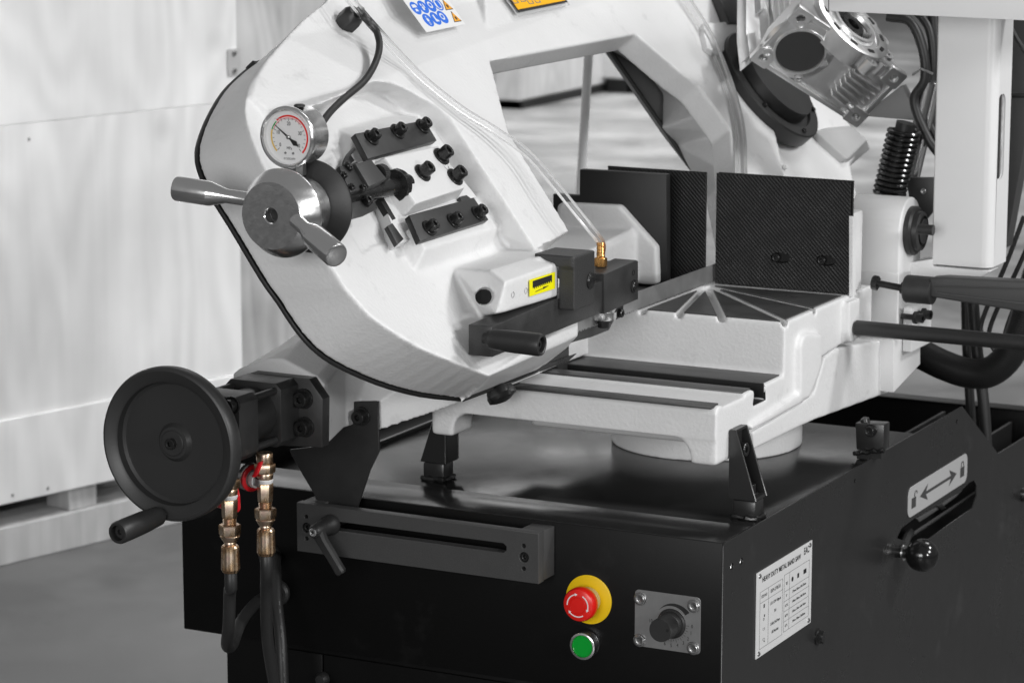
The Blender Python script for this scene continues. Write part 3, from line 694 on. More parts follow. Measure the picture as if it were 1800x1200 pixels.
# web plate facing the camera, left of the housing
yw_ = yf + .004
obj('web_plate', box((HX - .13, yw_, .09), (HX - .0755, yw_ + .05, ztop - .012), .008, 4), M_whitesmooth, HG)
bf_ = axis_frame(P(1601, 405, X=HX), (1, 0, 0))
bu = obj('bushing', lathe(B(), bf_, [(.033, 0.0003), (.033, .007), (.030, .010), (.027, .010), (.026, .016), (.021, .018), (.0205, .014), (.017, .014), (.017, .019), (.0, .0195)], 48), M_rubber, HG)
for x, y in ((1524, 437), (1524, 494)):
    c = P(x, y, Y=yw_); obj('tapped_hole', lathe(B(), Fr(c, (1, 0, 0), (0, 0, 1)), [(.0042, -.004), (.0042, .0004), (.0036, .0006), (.0036, -.004)], 18, None, (True, False)), M_edge, HG)
# adjuster screws on the lower bracket
for x, y in ((1608, 558), (1622, 552)):
    c = P(x, y, X=HX + .02)
    obj('adjuster_screw', lathe(B(), axis_frame(c, (1, -.15, 0)), [(.004, -.02), (.004, .0), (.0085, .0), (.0085, .003), (.0065, .004), (.0065, .012), (.003, .012), (.003, .006), (0, .006)], 24), M_screw, HG)
obj('adjuster_lug', box((HX + .0005, yf + .02, .105), (HX + .014, yb_ + .012, .165), .002), M_whitesmooth, HG)
# ---------------- jaws
def serrated(lo, hi, y, depth, slots=(), pitch=.0040, amp=.0011, step=.00085, name='jaw_plate', par=None, back=False):
    x0, z0 = lo; x1, z1 = hi; nx = int((x1 - x0) / step); nz = int((z1 - z0) / step); bm = B(); g = []
    from mathutils import noise as _mn
    tri = lambda t: abs((t % 1) * 2 - 1)
    for j in range(nz + 1):
        row = []
        for i in range(nx + 1):
            x = x0 + (x1 - x0) * i / nx; z = z0 + (z1 - z0) * j / nz
            a = (x * .72 + z * .70) / pitch; b = (x * .62 - z * .78) / (pitch * 1.15)
            h = -amp * max(tri(a), tri(b) * .55)
            wn = _mn.noise(Vector((x * 60, z * 60, 0))) + .6 * _mn.noise(Vector((x * 420, z * 420, 3)))
            h = h * (1 - .35 * max(0, min(1, wn + .3))) - .0001
            if i in (0, nx) or j in (0, nz): h = -amp
            for cx, cz, rx, rz in slots:
                q = abs((x - cx) / rx) ** 2.6 + abs((z - cz) / rz) ** 2.6
                if q < 1: h = -.0075
            row.append(bm.verts.new((x, y - (h if not back else -h) , z)))
        g.append(row)
    for j in range(nz):
        for i in range(nx): bm.faces.new((g[j][i], g[j][i + 1], g[j + 1][i + 1], g[j + 1][i]))
    # body
    add_box(bm, (x0, y + max(amp, .0078 if slots else amp), z0), (x1, y + depth, z1)) if not back else add_box(bm, (x0, y - depth, z0), (x1, y - amp, z1))
    for L in ([g[0][i] for i in (0, nx)], ): pass
    return bm
M_jaw = mat('blackened_serrated_steel', .009, .5, rvar=.1, vscale=40, spec=.35)
FJ = thing('fixed_jaw', 'black serrated fixed vice jaw with two slotted screws, right of the blade', 'vice jaw', (-.14, YJ, ZU))
s1 = P(1366, 453, Y=YJ); s2 = P(1446, 458, Y=YJ)
sl_ = [(s1.x + .004, s1.z, .0125, .0062), (s2.x + .004, s2.z, .0125, .0062)]
obj('jaw_plate', serrated((-.2348, ZU + .0006), (-.0475, .352), YJ, .012, sl_), M_jaw, FJ, ang=10)
for s in (s1, s2): place('screw', screw_mesh(.0052, .005, .0028), M_screw, Fr(V(s.x - .002, YJ + .0035, s.z), (1, 0, 0), (0, 0, 1)), FJ)
obj('jaw_back_casting', box((-.2348 + .01, YJ + .0142, ZU), (-.0478, YJ + .05, .31), .004), M_white, FJ)
obj('jaw_edge_rail', prism([P(x, y, X=-.0425) for x, y in ((1498.5, 380), (1504, 382), (1504, 518), (1498.5, 521))], V(-.0045, 0, 0)), M_white, FJ)
FJ2 = thing('fixed_jaw', 'black serrated fixed vice jaw left of the blade gap, behind the movable jaw', 'vice jaw', (-.32, YJ, ZU))
obj('jaw_plate', serrated((-.3921, ZU + .0006), (-.2490, .352), YJ, .003), M_jaw, FJ2, ang=10)
# ---------------- legs that hold the table down
def leg(name_label, x0, sg, y1, y2, zt, lean, group=None):
    t = thing('support_bracket', name_label, 'bracket', (x0 + sg * .02, (y1 + y2) / 2, 0))
    zb = .021
    for y in (y1, y2 - .003):
        obj('gusset', prism([V(x0, y, zb), V(x0 + sg * .036, y, zb), V(x0 + sg * .0085, y, zt), V(x0, y, zt)], V(0, .003, 0), .0008, 1), M_legb, t)
    obj('web', box(sorted2(x0, x0 + sg * .003, y1 + .0032, y2 - .0032, zb, zt)[0], sorted2(x0, x0 + sg * .003, y1 + .0032, y2 - .0032, zb, zt)[1]), M_legb, t)
    obj('top_fold', box(*sorted2(x0 + sg * .0032, x0 + sg * .008, y1 + .0032, y2 - .0032, zt - .003, zt)), M_legb, t)
    obj('foot_plate', box(*sorted2(x0 + sg * .0032, x0 + sg * .034, y1 + .0032, y2 - .0032, zb, zb + .004)), M_legb, t)
    obj('foot_block', box(*sorted2(x0 + sg * .004, x0 + sg * .034, y1 + .003, y2 - .006, -.0035, zb - .0005), .003), M_legb, t)
    wb = B(); cx = x0 + sg * .019; cy = (y1 + y2) / 2; rr = random.Random(5)
    lp_ = [(x0 + sg * .004, y1 + .003), (x0 + sg * .034, y1 + .003), (x0 + sg * .034, y2 - .006), (x0 + sg * .004, y2 - .006)]
    pts = []
    for k in range(4):
        a, b = lp_[k], lp_[(k + 1) % 4]
        for s_ in range(6): f = s_ / 6; pts.append(V(a[0] + (b[0] - a[0]) * f + rr.uniform(-.0015, .0015), a[1] + (b[1] - a[1]) * f + rr.uniform(-.0015, .0015), -.0015 + rr.uniform(0, .0015)))
    pts.append(pts[0]); tube(wb, pts, .0035, 8, False, lambda i, n: .0035 + .0012 * sin(i * 2.1))
    obj('weld_bead', wb, M_tray, t)
    place('screw', SCREW, M_screw, axis_frame((x0 + sg * .0032, cy, zt - .026), (sg, 0, 0)), t)
    place('screw', SCREW, M_screw, axis_frame((x0 + sg * .0185, cy, zb + .0042), (0, 0, 1), (1, 0, 0)), t)
    return t
def sorted2(xa, xb, ya, yb, za, zb, *r): return (min(xa, xb), min(ya, yb), min(za, zb)), (max(xa, xb), max(ya, yb), max(za, zb)), *r
M_legb = mat('black_painted_bracket', .02, .3, bump=.06, bscale=300, spec=.6)
def leg_fix(a): return a
ya = P(1281, 800, X=XT + .001).y; yb2 = ya + .036
leg('black gusset bracket bolted to the near right corner of the white table', XT + .001, 1, ya, yb2, P(1280, 756, X=XT + .001).z, 0)
leg('black gusset bracket under the left corner of the table, behind the vice', XTL - .0015, -1, ya + .004, yb2 + .004, P(1280, 756, X=XT + .001).z, 0)
t = thing('stop_block', 'small black welded stop block with a set screw beside the tray edge', 'bracket', P(1528, 797, Y=.49))
q = [P(x, y, Y=.485) for x, y in ((1503, 743), (1554, 746), (1553, 792), (1505, 790))]
obj('block', prism(q, V(0, .022, 0), .0015), M_legb, t)
sc = P(1531, 756, Y=.4848); place('screw', SCREW, M_screw, Fr(sc, (1, 0, 0), (0, 0, 1)), t, scale=.75)
obj('jam_tip', lathe(B(), axis_frame(P(1520, 737, Y=.495), (-.3, 0, 1)), [(.006, -.004), (.006, .001), (0, .004)], 16), M_legb, t)
wb = B(); rr = random.Random(9); tube(wb, [P(1500 + i * 6, 797 - i * .5, Y=.483) + V(0, 0, rr.uniform(-.001, .002)) for i in range(10)], .0035, 8, True, lambda i, n: .0028 + .001 * sin(i * 2.4)); obj('weld_bead', wb, M_tray, t)
obj('base_stub', prism([P(x, y, Y=.484) for x, y in ((1506, 792), (1549, 792), (1549, 806), (1506, 806))], V(0, .018, 0)), M_legb, t)
# ---------------- length-stop bar and stop arm at right
t = thing('stop_bar', 'long round black bar running out of the table to the right', 'bar', bc)
obj('rod', lathe(B(), axis_frame((XT + .012, bc.y, bc.z), (1, 0, -.004)), [(.0092, 0), (.0098, .001), (.0098, .40)], 28), M_rubber, t)
AY = .55
t = thing('length_stop', 'black cast stop arm with an adjusting bolt pointing at the hinge housing', 'arm', P(1640, 505, Y=AY))
af = axis_frame(P(1538, 497, Y=AY), P(1590, 507, Y=AY) - P(1538, 497, Y=AY))
Lb = (P(1592, 507, Y=AY) - P(1538, 497, Y=AY)).length
obj('stop_bolt', lathe(B(), af, [(.009, -.003), (.0098, -.0015), (.0098, .0045), (.0045, .0048), (.0045, Lb - .006), (.0075, Lb - .006), (.0075, Lb)], 24, lambda k, t_, r: hexr(r)(t_) if k in (1, 2) else r), M_screw, t)
sf = axis_frame(P(1592, 507, Y=AY), V(1, 0, 0)); sL = (P(1640, 512, Y=AY) - sf.o).length
obj('sleeve', lathe(B(), sf, [(.0165, 0), (.018, .002), (.018, sL), (.0165, sL + .001)], 36), M_black, t)
ar = [P(x, y, Y=AY - .012) for x, y in ((1634, 489), (1660, 487), (1900, 500), (1900, 566), (1800, 549), (1634, 522))]
obj('arm_body', prism(ar, V(0, .024, 0), .003, 3), M_brk, t)
rc = [P(x, y, Y=AY - .0125) for x, y in ((1645, 506), (1900, 512), (1900, 542), (1648, 513))]
obj('arm_recess', prism([P(x, y, Y=AY - .0135) for x, y in ((1642, 501.5), (1900, 509), (1900, 511.5), (1646, 504.5))], V(0, .002, 0), .0005), M_brk, t)
obj('arm_recess', prism([P(x, y, Y=AY - .0135) for x, y in ((1646, 513), (1900, 545), (1900, 548), (1642, 516))], V(0, .002, 0), .0005), M_brk, t)
# ---------------- white column (hydraulic feed housing) and head box at top right
CY = .70
t = thing('white_column', 'tall white sheet-metal column with a slotted side at the right edge', 'column', P(1700, 470, Y=CY))
c0 = P(1637, 464, Y=CY); c1 = P(1741, 470, Y=CY); ct = P(1650, -60, Y=CY)
yb3 = P(1768, 466, X=c1.x).y
cf = Fr((c1.x, 0, 0), (0, 1, 0), (0, 0, 1))
sA = cf.at(1762, 165); sB = cf.at(1757, 316)
w_ = .006; sm = (sA[0] + sB[0]) / 2
sx0 = cf.at(1753, 240)[0]; sx1 = cf.at(1766, 240)[0]
obj('column_side', curve2d([[(CY + .0145, c0.z), (yb3, c0.z), (yb3, ct.z), (CY + .0145, ct.z)], rrect(sx0, sB[1], sx1, sA[1], (sx1 - sx0) * .4)], cf, -.003, 0, .0004), M_whitesmooth, t)
outer = [(c0.x, yb3), (c0.x, CY + .002), (c0.x + .002, CY)] + [(c1.x - .014 + .014 * sin(a), CY + .014 - .014 * cos(a)) for a in [radians(b) for b in (0, 22, 45, 67, 90)]]
inner = [(c1.x - .003, CY + .014)] + [(c1.x - .014 + .011 * sin(a), CY + .014 - .011 * cos(a)) for a in [radians(b) for b in (67, 45, 22, 0)]] + [(c0.x + .003, CY + .003), (c0.x + .003, yb3)]
obj('column_shell', prism([V(a, b, c0.z) for a, b in outer + inner], V(0, 0, ct.z - c0.z)), M_whitesmooth, t)
obj('column_inner', box((c0.x + .004, CY + .03, c0.z + .002), (c1.x - .012, yb3 - .001, ct.z)), mat('grey_inner_steel', .35, .5), t)
obj('column_foot', prism([P(x, y, Y=CY + .0) for x, y in ((1590, 470), (1597, 462), (1640, 455), (1640, 468), (1742, 477), (1705, 496), (1606, 490), (1590, 486))], V(0, .035, 0), .001), M_whitesmooth, t)
t = thing('white_housing_box', 'underside corner of a white sheet-metal box at the top right', 'housing', P(1600, 20, Y=.5))
q = [P(x, y, Y=.52) for x, y in ((1448, -80), (1448, 8), (1456, 20), (1457.5, 20), (1900, 41), (1900, -80))]
obj('box_body', prism(q, V(0, .22, 0), .0025, 3), M_whitesmooth, t)
obj('box_seam', prism([P(x, y, Y=.5195) for x, y in ((1456, -80), (1457, -80), (1457, 20), (1456, 20))], V(0, .001, 0)), M_edge, t)
# ================================================================ movable vice
VB = thing('vice_body', 'white cast vice body with movable black jaw plate running under the saw bow', 'vice', (-.4, .1, ZL))  # vice body belonging to the saw, carries the movable jaw
secs = []
YA = -.13
A = [P(x, y, Y=YA) for x, y in ((408, 672), (408, 657), (419, 648), (471, 629), (496, 629), (556, 661), (569, 676), (569, 700))]
zb = P(600, 772, Y=-.06).z
xr = A[-1].x
lowz = P(575, 786, Y=YA).z
A += [V(xr, YA, lowz + .004), V(xr - .004, YA, lowz), V(A[0].x + .01, YA, lowz), V(A[0].x, YA, lowz + .01)]
s0 = [a.copy() for a in A]
def sec(y, dxr, zlow, dzt, dxl=0):
    out = []
    for i, a in enumerate(A):
        q = a.copy(); q.y = y
        if i in (4, 5, 6, 7, 8, 9): q.x += dxr
        if i in (0, 1, 2, 3, 10, 11): q.x += dxl
        if i in (1, 2, 3, 4, 5, 6): q.z += dzt
        if i >= 8: q.z = zlow + (q.z - lowz)
        out.append(q)
    return out
secs = [s0, sec(-.12, 0, lowz, 0), sec(-.035, -.027, .093, .012), sec(.0, -.02, .095, .02), sec(.03, .03, .105, .03), sec(.07, .09, .12, .045, .02), sec(.083, .128, .142, .05, .03)]
sol = [add_loft(B(), secs)]
sol.append(box((-.43, .09, ZL + .0025), (-.318, .288, .235), .004))
sk = [P(667, 757, Y=-.0115), P(757, 727, Y=.02), P(867, 687, Y=.06), P(906, 676, Y=.083), P(981, 645, X=-.3145), P(1036, 625, X=-.3145)]
sk[4].z = sk[5].z = ZL + .001
sol.append(add_loft(B(), [[q, V(q.x, q.y, q.z + hh_), V(q.x - .045, q.y, q.z + hh_), V(q.x - .045, q.y, q.z)] for q, hh_ in zip(sk, (.036, .06, .075, .08, .085, .085))]))
sol.append(box((-.44, .10, .20), (-.345, .45, .262), .006))
# jaw flange and body
JY = .458
fl_ = [P(x, y, Y=JY - .016) for x, y in ((978, 362), (985, 356), (1088, 361), (1153, 434), (1155, 500), (1144, 501), (978, 492))]
sol.append(prism(fl_, V(0, .0155, 0), .003))
bw = [P(x, y, Y=JY - .018) for x, y in ((975, 400), (1110, 402), (1116, 412), (1118, 496), (975, 485))]
far = [p + V(-.03, -.23, -.035) for p in bw]
sol.append(add_loft(B(), [bw, far]))
obj('vice_casting', cast(sol, [], .0021, 6), M_white, VB, ang=180)
lug = [P(x, y, Y=-.0165) for x, y in ((611, 706), (622, 697), (667, 686), (667, 757), (600, 772), (611, 740))]
0 and obj('side_lug', add_loft(B(), [lug, [p + V(.012, .05, .012) for p in lug]]), M_white, VB)
mj = [P(x, y, Y=JY) for x, y in ((1019, 298), (1171, 307), (1172, 505), (972, 490), (972, 341), (1018.5, 344))]
obj('jaw_plate', prism(mj, V(0, .013, 0), .0008), mat('smooth_black_jaw', .016, .5, bump=.05, bscale=300, var=.15, vscale=20), VB)
# dark gib on the table beside the body
obj('gib_block', prism([P(x, y, X=-.313) for x, y in ((981, 615), (1000, 607), (1000, 652), (981, 656))], V(-.02, 0, 0), .0005), M_black, VB)
# mounting flange and cylinder
VC = thing('vice_cylinder', 'black hydraulic vice cylinder with end blocks and tie rods behind the handwheel', 'hydraulic cylinder', (-.512, -.22, .136))
fp = [P(x, y, Y=-.147) for x, y in ((432, 660), (441, 655), (543, 666), (567, 701), (566, 786), (470, 782), (432, 760))]
obj('flange_plate', prism(fp, V(0, .0165, 0), .0008), M_black, VC)
cx, cz = -.5125, .1375
def oct_(h, c, y): return [V(cx + a * 1, y, cz + b) for a, b in ((-h + c, -h), (h - c, -h), (h, -h + c), (h, h - c), (h - c, h), (-h + c, h), (-h, h - c), (-h, -h + c))]
obj('end_block', prism(oct_(.0375, .007, -.186), V(0, .0385, 0), .0006), M_black, VC)
obj('end_block', prism(oct_(.0375, .007, -.275), V(0, .040, 0), .0006), M_black, VC)
obj('cylinder_tube', lathe(B(), Fr((cx, -.234, cz), (1, 0, 0), (0, 0, 1)), [(.0310, .0), (.0310, -.0475)], 48, None, (False, False)), M_black, VC)
obj('spindle', lathe(B(), Fr((cx, -.275, cz), (1, 0, 0), (0, 0, 1)), [(.016, .0), (.016, .012), (.012, .014), (.012, .05)], 32), M_black, VC)
for a in (-1, 1):
    for b in (-1, 1):
        obj('tie_rod', lathe(B(), Fr((cx + a * .029, -.2748, cz + b * .029), (1, 0, 0), (0, 0, 1)), [(.0042, -.0885), (.0045, .0)], 16), M_black, VC)
        place('screw', screw_mesh(.0075, .011, .0038, .0105), M_screw, Fr((cx + a * .029, -.2752, cz + b * .029), (1, 0, 0), (0, 0, 1)), VC)
for x, y in ((535, 700), (537, 750)): place('screw', SCREW, M_screw, Fr(P(x, y, Y=-.147), (1, 0, 0), (0, 0, 1)), VC, scale=1.05)
# hanging guide plate
HP = thing('guide_plate', 'black tapered steel plate hanging from the vice into the slotted bracket', 'plate', P(590, 880, Y=-.018))
gp = [P(x, y, Y=-.02) for x, y in ((617, 706), (659, 705), (664, 706), (666, 793), (650, 826), (628, 892), (560, 892), (552, 868), (535, 840), (512, 800), (509, 790), (560, 784), (580, 776), (596, 756), (603, 740))]
obj('plate', prism(gp, V(0, .0035, 0), .0005, 1), mat('dark_steel_plate', .022, .4, bump=.06, bscale=200, var=.2, vscale=16, rvar=.08), HP)
place('screw', SCREW, M_screw, Fr(P(636, 731, Y=-.02), (1, 0, 0), (0, 0, 1)), HP)
# handwheel
HW = thing('handwheel', 'large black dished handwheel with a revolving grip on the vice cylinder', 'handwheel', (cx, -.365, cz))
wf = Fr((cx, -.365, cz - .002), (1, 0, 0), (0, 0, 1))
M_wheel = mat('satin_black_wheel', .025, .42, bump=.08, bscale=400)
R = .0870
obj('wheel', lathe(B(), wf, [(.012, -.02), (.055, -.02), (.07, -.022), (R - .004, -.022), (R - .001, -.018), (R, -.012), (R, -.004), (R - .0015, -.0012), (R - .004, -.0002), (R - .0150, -.0040), (R - .0172, -.0058), (R - .0184, -.0140), (R - .0215, -.0165), (.022, -.0172), (.018, -.0125), (.012, -.0120)], 128, None, (False, False)), M_wheel, HW)
obj('hub', lathe(B(), wf, [(.0145, -.0165), (.0145, -.011), (.0135, -.010), (.0, -.010)], 36), M_wheel, HW)
place('screw', screw_mesh(.0062, .006, .003), M_screw, wf.sh(wf.pt(0, 0, -.010)), HW)
gb_ = P(281, 905, Y=-.367)
gf = axis_frame(gb_, V(-.04, -1, -.04))
obj('grip', lathe(B(), gf, [(.0065, -.005), (.0065, .002), (.0100, .0022), (.0108, .004), (.0125, .030), (.0130, .060), (.0128, .075), (.0115, .078), (.0088, .078), (.0085, .070), (.0060, .070), (.006, .0735), (.003, .0735), (.003, .070), (0, .070)], 40), M_rubber, HW)
# ================================================================ saw bow (tilted frame)
AL = radians(50)
NB = V(sin(AL), 0, cos(AL))
BF = Fr(P(790, 600, X=-.26), (0, 1, 0), V(-cos(AL), 0, sin(AL)))
def bp(x, y, w=0): return BF.pp(x, y, w)
def bprism(px, w1, th, bev=0., seg=2): return prism([bp(x, y, w1) for x, y in px], -BF.n * th, bev, seg)
BW = thing('saw_bow', 'white cast saw bow of the band saw, tilted, with clamp plates and warning stickers', 'saw bow', bp(860, 400))
WP = .036; WB = -.088
fr_px = [(640, -90), (568, 8), (531, 38), (501, 69), (466, 106), (449, 130), (436, 156), (431, 186), (434, 215), (447, 255), (467, 300), (500, 360), (540, 420), (585, 473), (603, 502), (627, 530), (652, 556), (692, 584), (742, 613), (800, 637), (860, 661)]
bk_px = [(640, -70), (566, 14), (530, 42), (492, 76), (453, 109), (425, 131), (394, 162), (367, 208), (352, 248), (349, 272), (353, 296), (369, 333), (411, 400), (463, 487), (492, 528), (521, 572), (552, 608), (592, 637), (665, 670), (742, 691), (818, 699)]
fr_w = [bp(x, y, 0) for x, y in fr_px]; bk_w = [bp(x, y, WB) for x, y in bk_px]
for x, y in ((905, 640), (960, 545), (970, 425), (1000, 407), (921, 276), (895, 233), (866, 120), (870, -90)):
    q = bp(x, y, WP); q = q - BF.n * WP; fr_w.append(q); bk_w.append(q + BF.n * WB)
fr_w[21] = bp(900, 636); bk_w[21] = fr_w[21] + BF.n * WB
def resmooth(L, i0, i1, n):
    s = spline(L[i0:i1 + 1], n); return L[:i0] + s + L[i1 + 1:]
fr_w = resmooth(fr_w, 1, 20, 3); bk_w = resmooth(bk_w, 1, 20, 3)
sol = [add_loft(B(), [bk_w, fr_w])]
# raised plateau with sloped inner wall
pl_top = [(470, 196), (520, 193), (560, 184), (600, 168), (630, 152), (658, 143), (690, 147), (712, 156), (737, 170), (768, 186), (790, 205), (812, 240), (848, 296), (884, 350), (912, 394), (942, 441), (968, 424), (1001, 405), (921, 276), (895, 233), (862, 107), (1118, 60), (1156, 93), (1197, 128), (1229, 152), (1258, 190), (1284, 228), (1290, 305), (1296, 420), (1400, 420), (1370, 260), (1330, 100), (1300, -90), (650, -90), (572, 4), (534, 34), (504, 65), (470, 104), (452, 134), (441, 168)]
inner_off = {1: (0, 4), 2: (-1, 8), 3: (-2, 12), 4: (-4, 16), 5: (-8, 18), 6: (-16, 20), 7: (-22, 24), 8: (-30, 28), 9: (-36, 30), 10: (-40, 30), 11: (-42, 26), 12: (-42, 22), 13: (-44, 16), 14: (-46, 8), 15: (-50, -8)}
tops = [bp(x, y, WP) for x, y in pl_top]; lows = []
for i, (x, y) in enumerate(pl_top):
    if i in inner_off: dx, dy = inner_off[i]; lows.append(bp(x + dx, y + dy, -.002))
    elif i in (0,) or i >= 33: lows.append(bp(x, y, WP) - BF.n * (WP + .002))
    else: lows.append(bp(x, y, WP) - BF.n * (WP + .002))
# left rim of the plateau dips down to the lobe
for i in (0, 34, 35, 36, 37, 38, 39):
    k = {0: .006, 34: .016, 35: .012, 36: .009, 37: .006, 38: .004, 39: .004}[i]
    tops[i] = bp(pl_top[i][0], pl_top[i][1], k); lows[i] = tops[i] - BF.n * .012
sol.append(add_loft(B(), [lows, tops]))
# back part of the right half, wall down to the rear face
rt = [(862, 107), (1118, 60), (1156, 93), (1197, 128), (1229, 152), (1258, 190), (1284, 228), (1290, 305), (1296, 420), (1400, 420), (1370, 260), (1330, 100), (1300, -90), (850, -90)]
a_ = [bp(x, y, WP) - BF.n * .004 for x, y in rt]; b_ = []
bko = {1: (0, 0), 2: (-8, 10), 3: (-12, 14), 4: (-22, 10), 5: (-40, 0), 6: (-45, 0), 7: (-42, 0), 8: (-20, 0)}
for i, q in enumerate(a_):
    p = q + BF.n * (WB - WP + .004)
    b_.append(p)
b_[0] = bp(858, 133, WB); b_[1] = bp(1072, 88, WB); b_[4] = bp(1165, 165, WB); b_[5] = bp(1163, 225, WB); b_[6] = bp(1190, 255, WB); b_[7] = bp(1240, 350, WB); b_[8] = bp(1262, 460, WB); b_[3] = bp(1148, 142, WB); b_[2] = bp(1113, 112, WB)
sol.append(add_loft(B(), [b_, a_]))
def hull(pts):
    bm = B(); vs = [bm.verts.new(p) for p in pts]; r = bmesh.ops.convex_hull(bm, input=vs)
    bmesh.ops.delete(bm, geom=[g for g in r['geom_interior'] if isinstance(g, bmesh.types.BMVert)], context='VERTS'); return bm
AX = -.215                                        # outer face of the guide arm
SX = AX - .0022
seat = [P(888, 496, X=SX), P(981, 463, X=SX), P(981, 520, X=SX), P(889, 548, X=SX), P(861, 475, X=SX - .028), P(955, 446, X=SX - .028), bp(796, 471), bp(846, 556), P(872, 552, X=SX - .005), bp(893, 438), bp(950, 440), bp(975, 500, -.02), bp(850, 520, -.03)]
sol.append(hull(seat))
sol.append(hull([P(940, 452, X=SX - .022), P(975, 440, X=SX - .022), P(978, 466, X=SX - .004), P(962, 470, X=SX - .004), P(940, 452, X=SX - .05), P(978, 440, X=SX - .05), P(978, 480, X=SX - .05), P(945, 480, X=SX - .05)]))
low_ = [P(850, 640, X=AX - .034), P(1016, 561, X=AX - .010), P(1016, 590, X=AX - .010), P(993, 602, X=AX - .012), P(965, 611, X=AX - .014), P(886, 641, X=AX - .022), bp(861, 660), bp(818, 699, WB), bp(853, 685, WB), bp(942, 651, WB), bp(962, 638, WB), bp(997, 611, WB), bp(800, 620, WB), bp(930, 560, -.02), P(1010, 540, X=AX - .03)]
sol.append(hull(low_))
# pads that carry the clamp plates
sol.append(hull([bp(x, y, .021) for x, y in ((622, 242), (741, 213), (778, 262), (655, 291))] + [bp(x, y, -.003) for x, y in ((592, 226), (690, 199), (730, 204), (802, 258), (690, 318), (600, 312))]))
sol.append(hull([bp(x, y, .021) for x, y in ((712, 386), (835, 350), (864, 402), (748, 438))] + [bp(x, y, -.003) for x, y in ((676, 396), (727, 483), (805, 459), (858, 440), (890, 395), (845, 335), (700, 372))]))
cuts = []
# slide channel
cuts.append(bprism([(648, 300), (770, 262), (840, 345), (712, 385), (690, 400), (665, 360)], .05, .052))
hp_ = P(853, 521, Y=P(872, 530, X=SX - .01).y - .0)
# round hole in the slanted front of the seat
g = seat; from mathutils.bvhtree import BVHTree
hb_ = hull(seat); bt_ = BVHTree.FromBMesh(hb_); hc_, n_, _i, _d = bt_.ray_cast(CAM, ray(853, 520).normalized()); hb_.free()
n_ = V(.50, -.84, .20).normalized()
cuts.append(lathe(B(), axis_frame(hc_, n_), [(.0098, -.032), (.0098, .03)], 40))
me = cast(sol, cuts, .0021, 4, .5)
casting = obj('bow_casting', me, M_white, BW, ang=180)
obj('seat_hole', lathe(B(), axis_frame(hc_, n_), [(.0100, -.0300), (.0, -.0300)], 24), M_edge, casting)
# tapped holes on the seat
for x, y in ((902, 518), (925, 511)):
    obj('tapped_hole', lathe(B(), axis_frame(P(x, y, X=SX + .0006), (1, 0, 0)), [(.0034, .0), (.0026, -.001), (.0026, -.006), (0, -.006)], 18, None, (False, False)), M_steel, casting)
# rear cover with black edge seal
cov_l = [bp(x, y, WB - .001) for x, y in bk_px[4:21]]
cov_l = spline(cov_l, 3)
rest = [bp(x, y, WB - .001) for x, y in ((853, 686), (942, 652), (962, 640))]
cout = cov_l + rest
cc = bp(640, 400, WB - .001)
big = [p + (p - cc).normalized() * .0022 for p in cout]
def to2(p): q = p - BF.o; return (q.dot(BF.u), q.dot(BF.v))
poly = [to2(p) for p in big] + [to2(bp(900, 300, WB)), to2(bp(850, 150, WB)), to2(bp(560, 80, WB))]
obj('rear_cover', curve2d([poly], BF, WB - .0065, WB - .0015, .001), M_rubber, BW)
rr_ = [to2(bp(x, y, WB)) for x, y in ((1068, 84), (1171, 232), (1222, 298), (1262, 362), (1400, 420), (1330, -90), (1030, -90), (1000, 60))]
obj('rear_cover', curve2d([rr_], BF, WB - .008, WB - .003, .001), mat('grey_cover_sheet', .25, .5), BW)
e0, e1 = bp(1066, 80, WB), bp(1264, 366, WB)
obj('cover_seal', tube(B(), [e0, (e0 + e1) / 2, e1], .0032, 8), M_rubber, BW)
kq = bp(443, 118, WB); obj('cover_latch', lathe(B(), axis_frame(kq, BF.n), [(.005, -.006), (.005, .006), (.003, .008)], 16), M_rubber, BW)
# clamp plates
for k, (q, bolts) in enumerate(((((624, 235), (747, 211), (768, 247), (647, 279)), ((652, 243), (698, 232), (742, 223))), (((719, 378), (833, 347), (859, 386), (739, 424)), ((754, 402), (797, 389), (840, 376))))):
    cp = obj('clamp_plate', bprism(q, .030, .008, .0007), M_black, BW)
    for b in bolts: place('screw', screw_mesh(.0072, .0115, .0036, .0105), M_screw, BF.sh(bp(b[0], b[1], .030)), BW)
# slide block
sbk = [(676, 276), (771, 256), (818, 329), (731, 358)]
cs_ = sum((bp(x, y, .034) for x, y in sbk), V(0, 0, 0)) / 4
tp = [bp(x, y, .034) for x, y in sbk]; lw = [cs_ + (p - cs_) * 1.08 - BF.n * .016 for p in tp]; lw2 = [cs_ + (p - cs_) * 1.16 - BF.n * .034 for p in tp]
sl = obj('slide_block', cast([add_loft(B(), [lw2, lw, tp])], [], .0014, 3), M_white, BW, ang=180)
fl2 = [bp(x, y, .014) for x, y in ((655, 300), (690, 398), (700, 428), (724, 420), (718, 385), (842, 350), (770, 262))]
obj('slide_base', prism(fl2, -BF.n * .016, .001), M_white, BW)
for b in ((742, 305), (775, 276), (799, 312)): place('screw', screw_mesh(.0082, .0150, .0046, .0118), M_screw, BF.sh(bp(b[0], b[1], .034)), BW)
obj('tapped_hole', lathe(B(), BF.sh(bp(785, 293, .0345)), [(.0042, .0), (.0034, -.001), (.0034, -.006), (0, -.006)], 18, None, (False, False)), M_steel, BW)
obj('slide_gap', bprism([(666, 348), (674, 346), (696, 384), (690, 387)], .0145, .008, .0004), M_edge, BW)
gibp = [(681, 397), (690, 392), (710, 420), (699, 430)]
obj('gib_strip', bprism(gibp, .0155, .006, .0006), M_black, BW)
obj('gib_strip', bprism([(620, 262), (640, 268), (612, 292), (604, 290)], .012, .006, .0006), M_black, BW)
obj('gib_strip', bprism([(808, 346), (820, 343), (832, 352), (812, 356)], .0195, .01), M_black, BW)
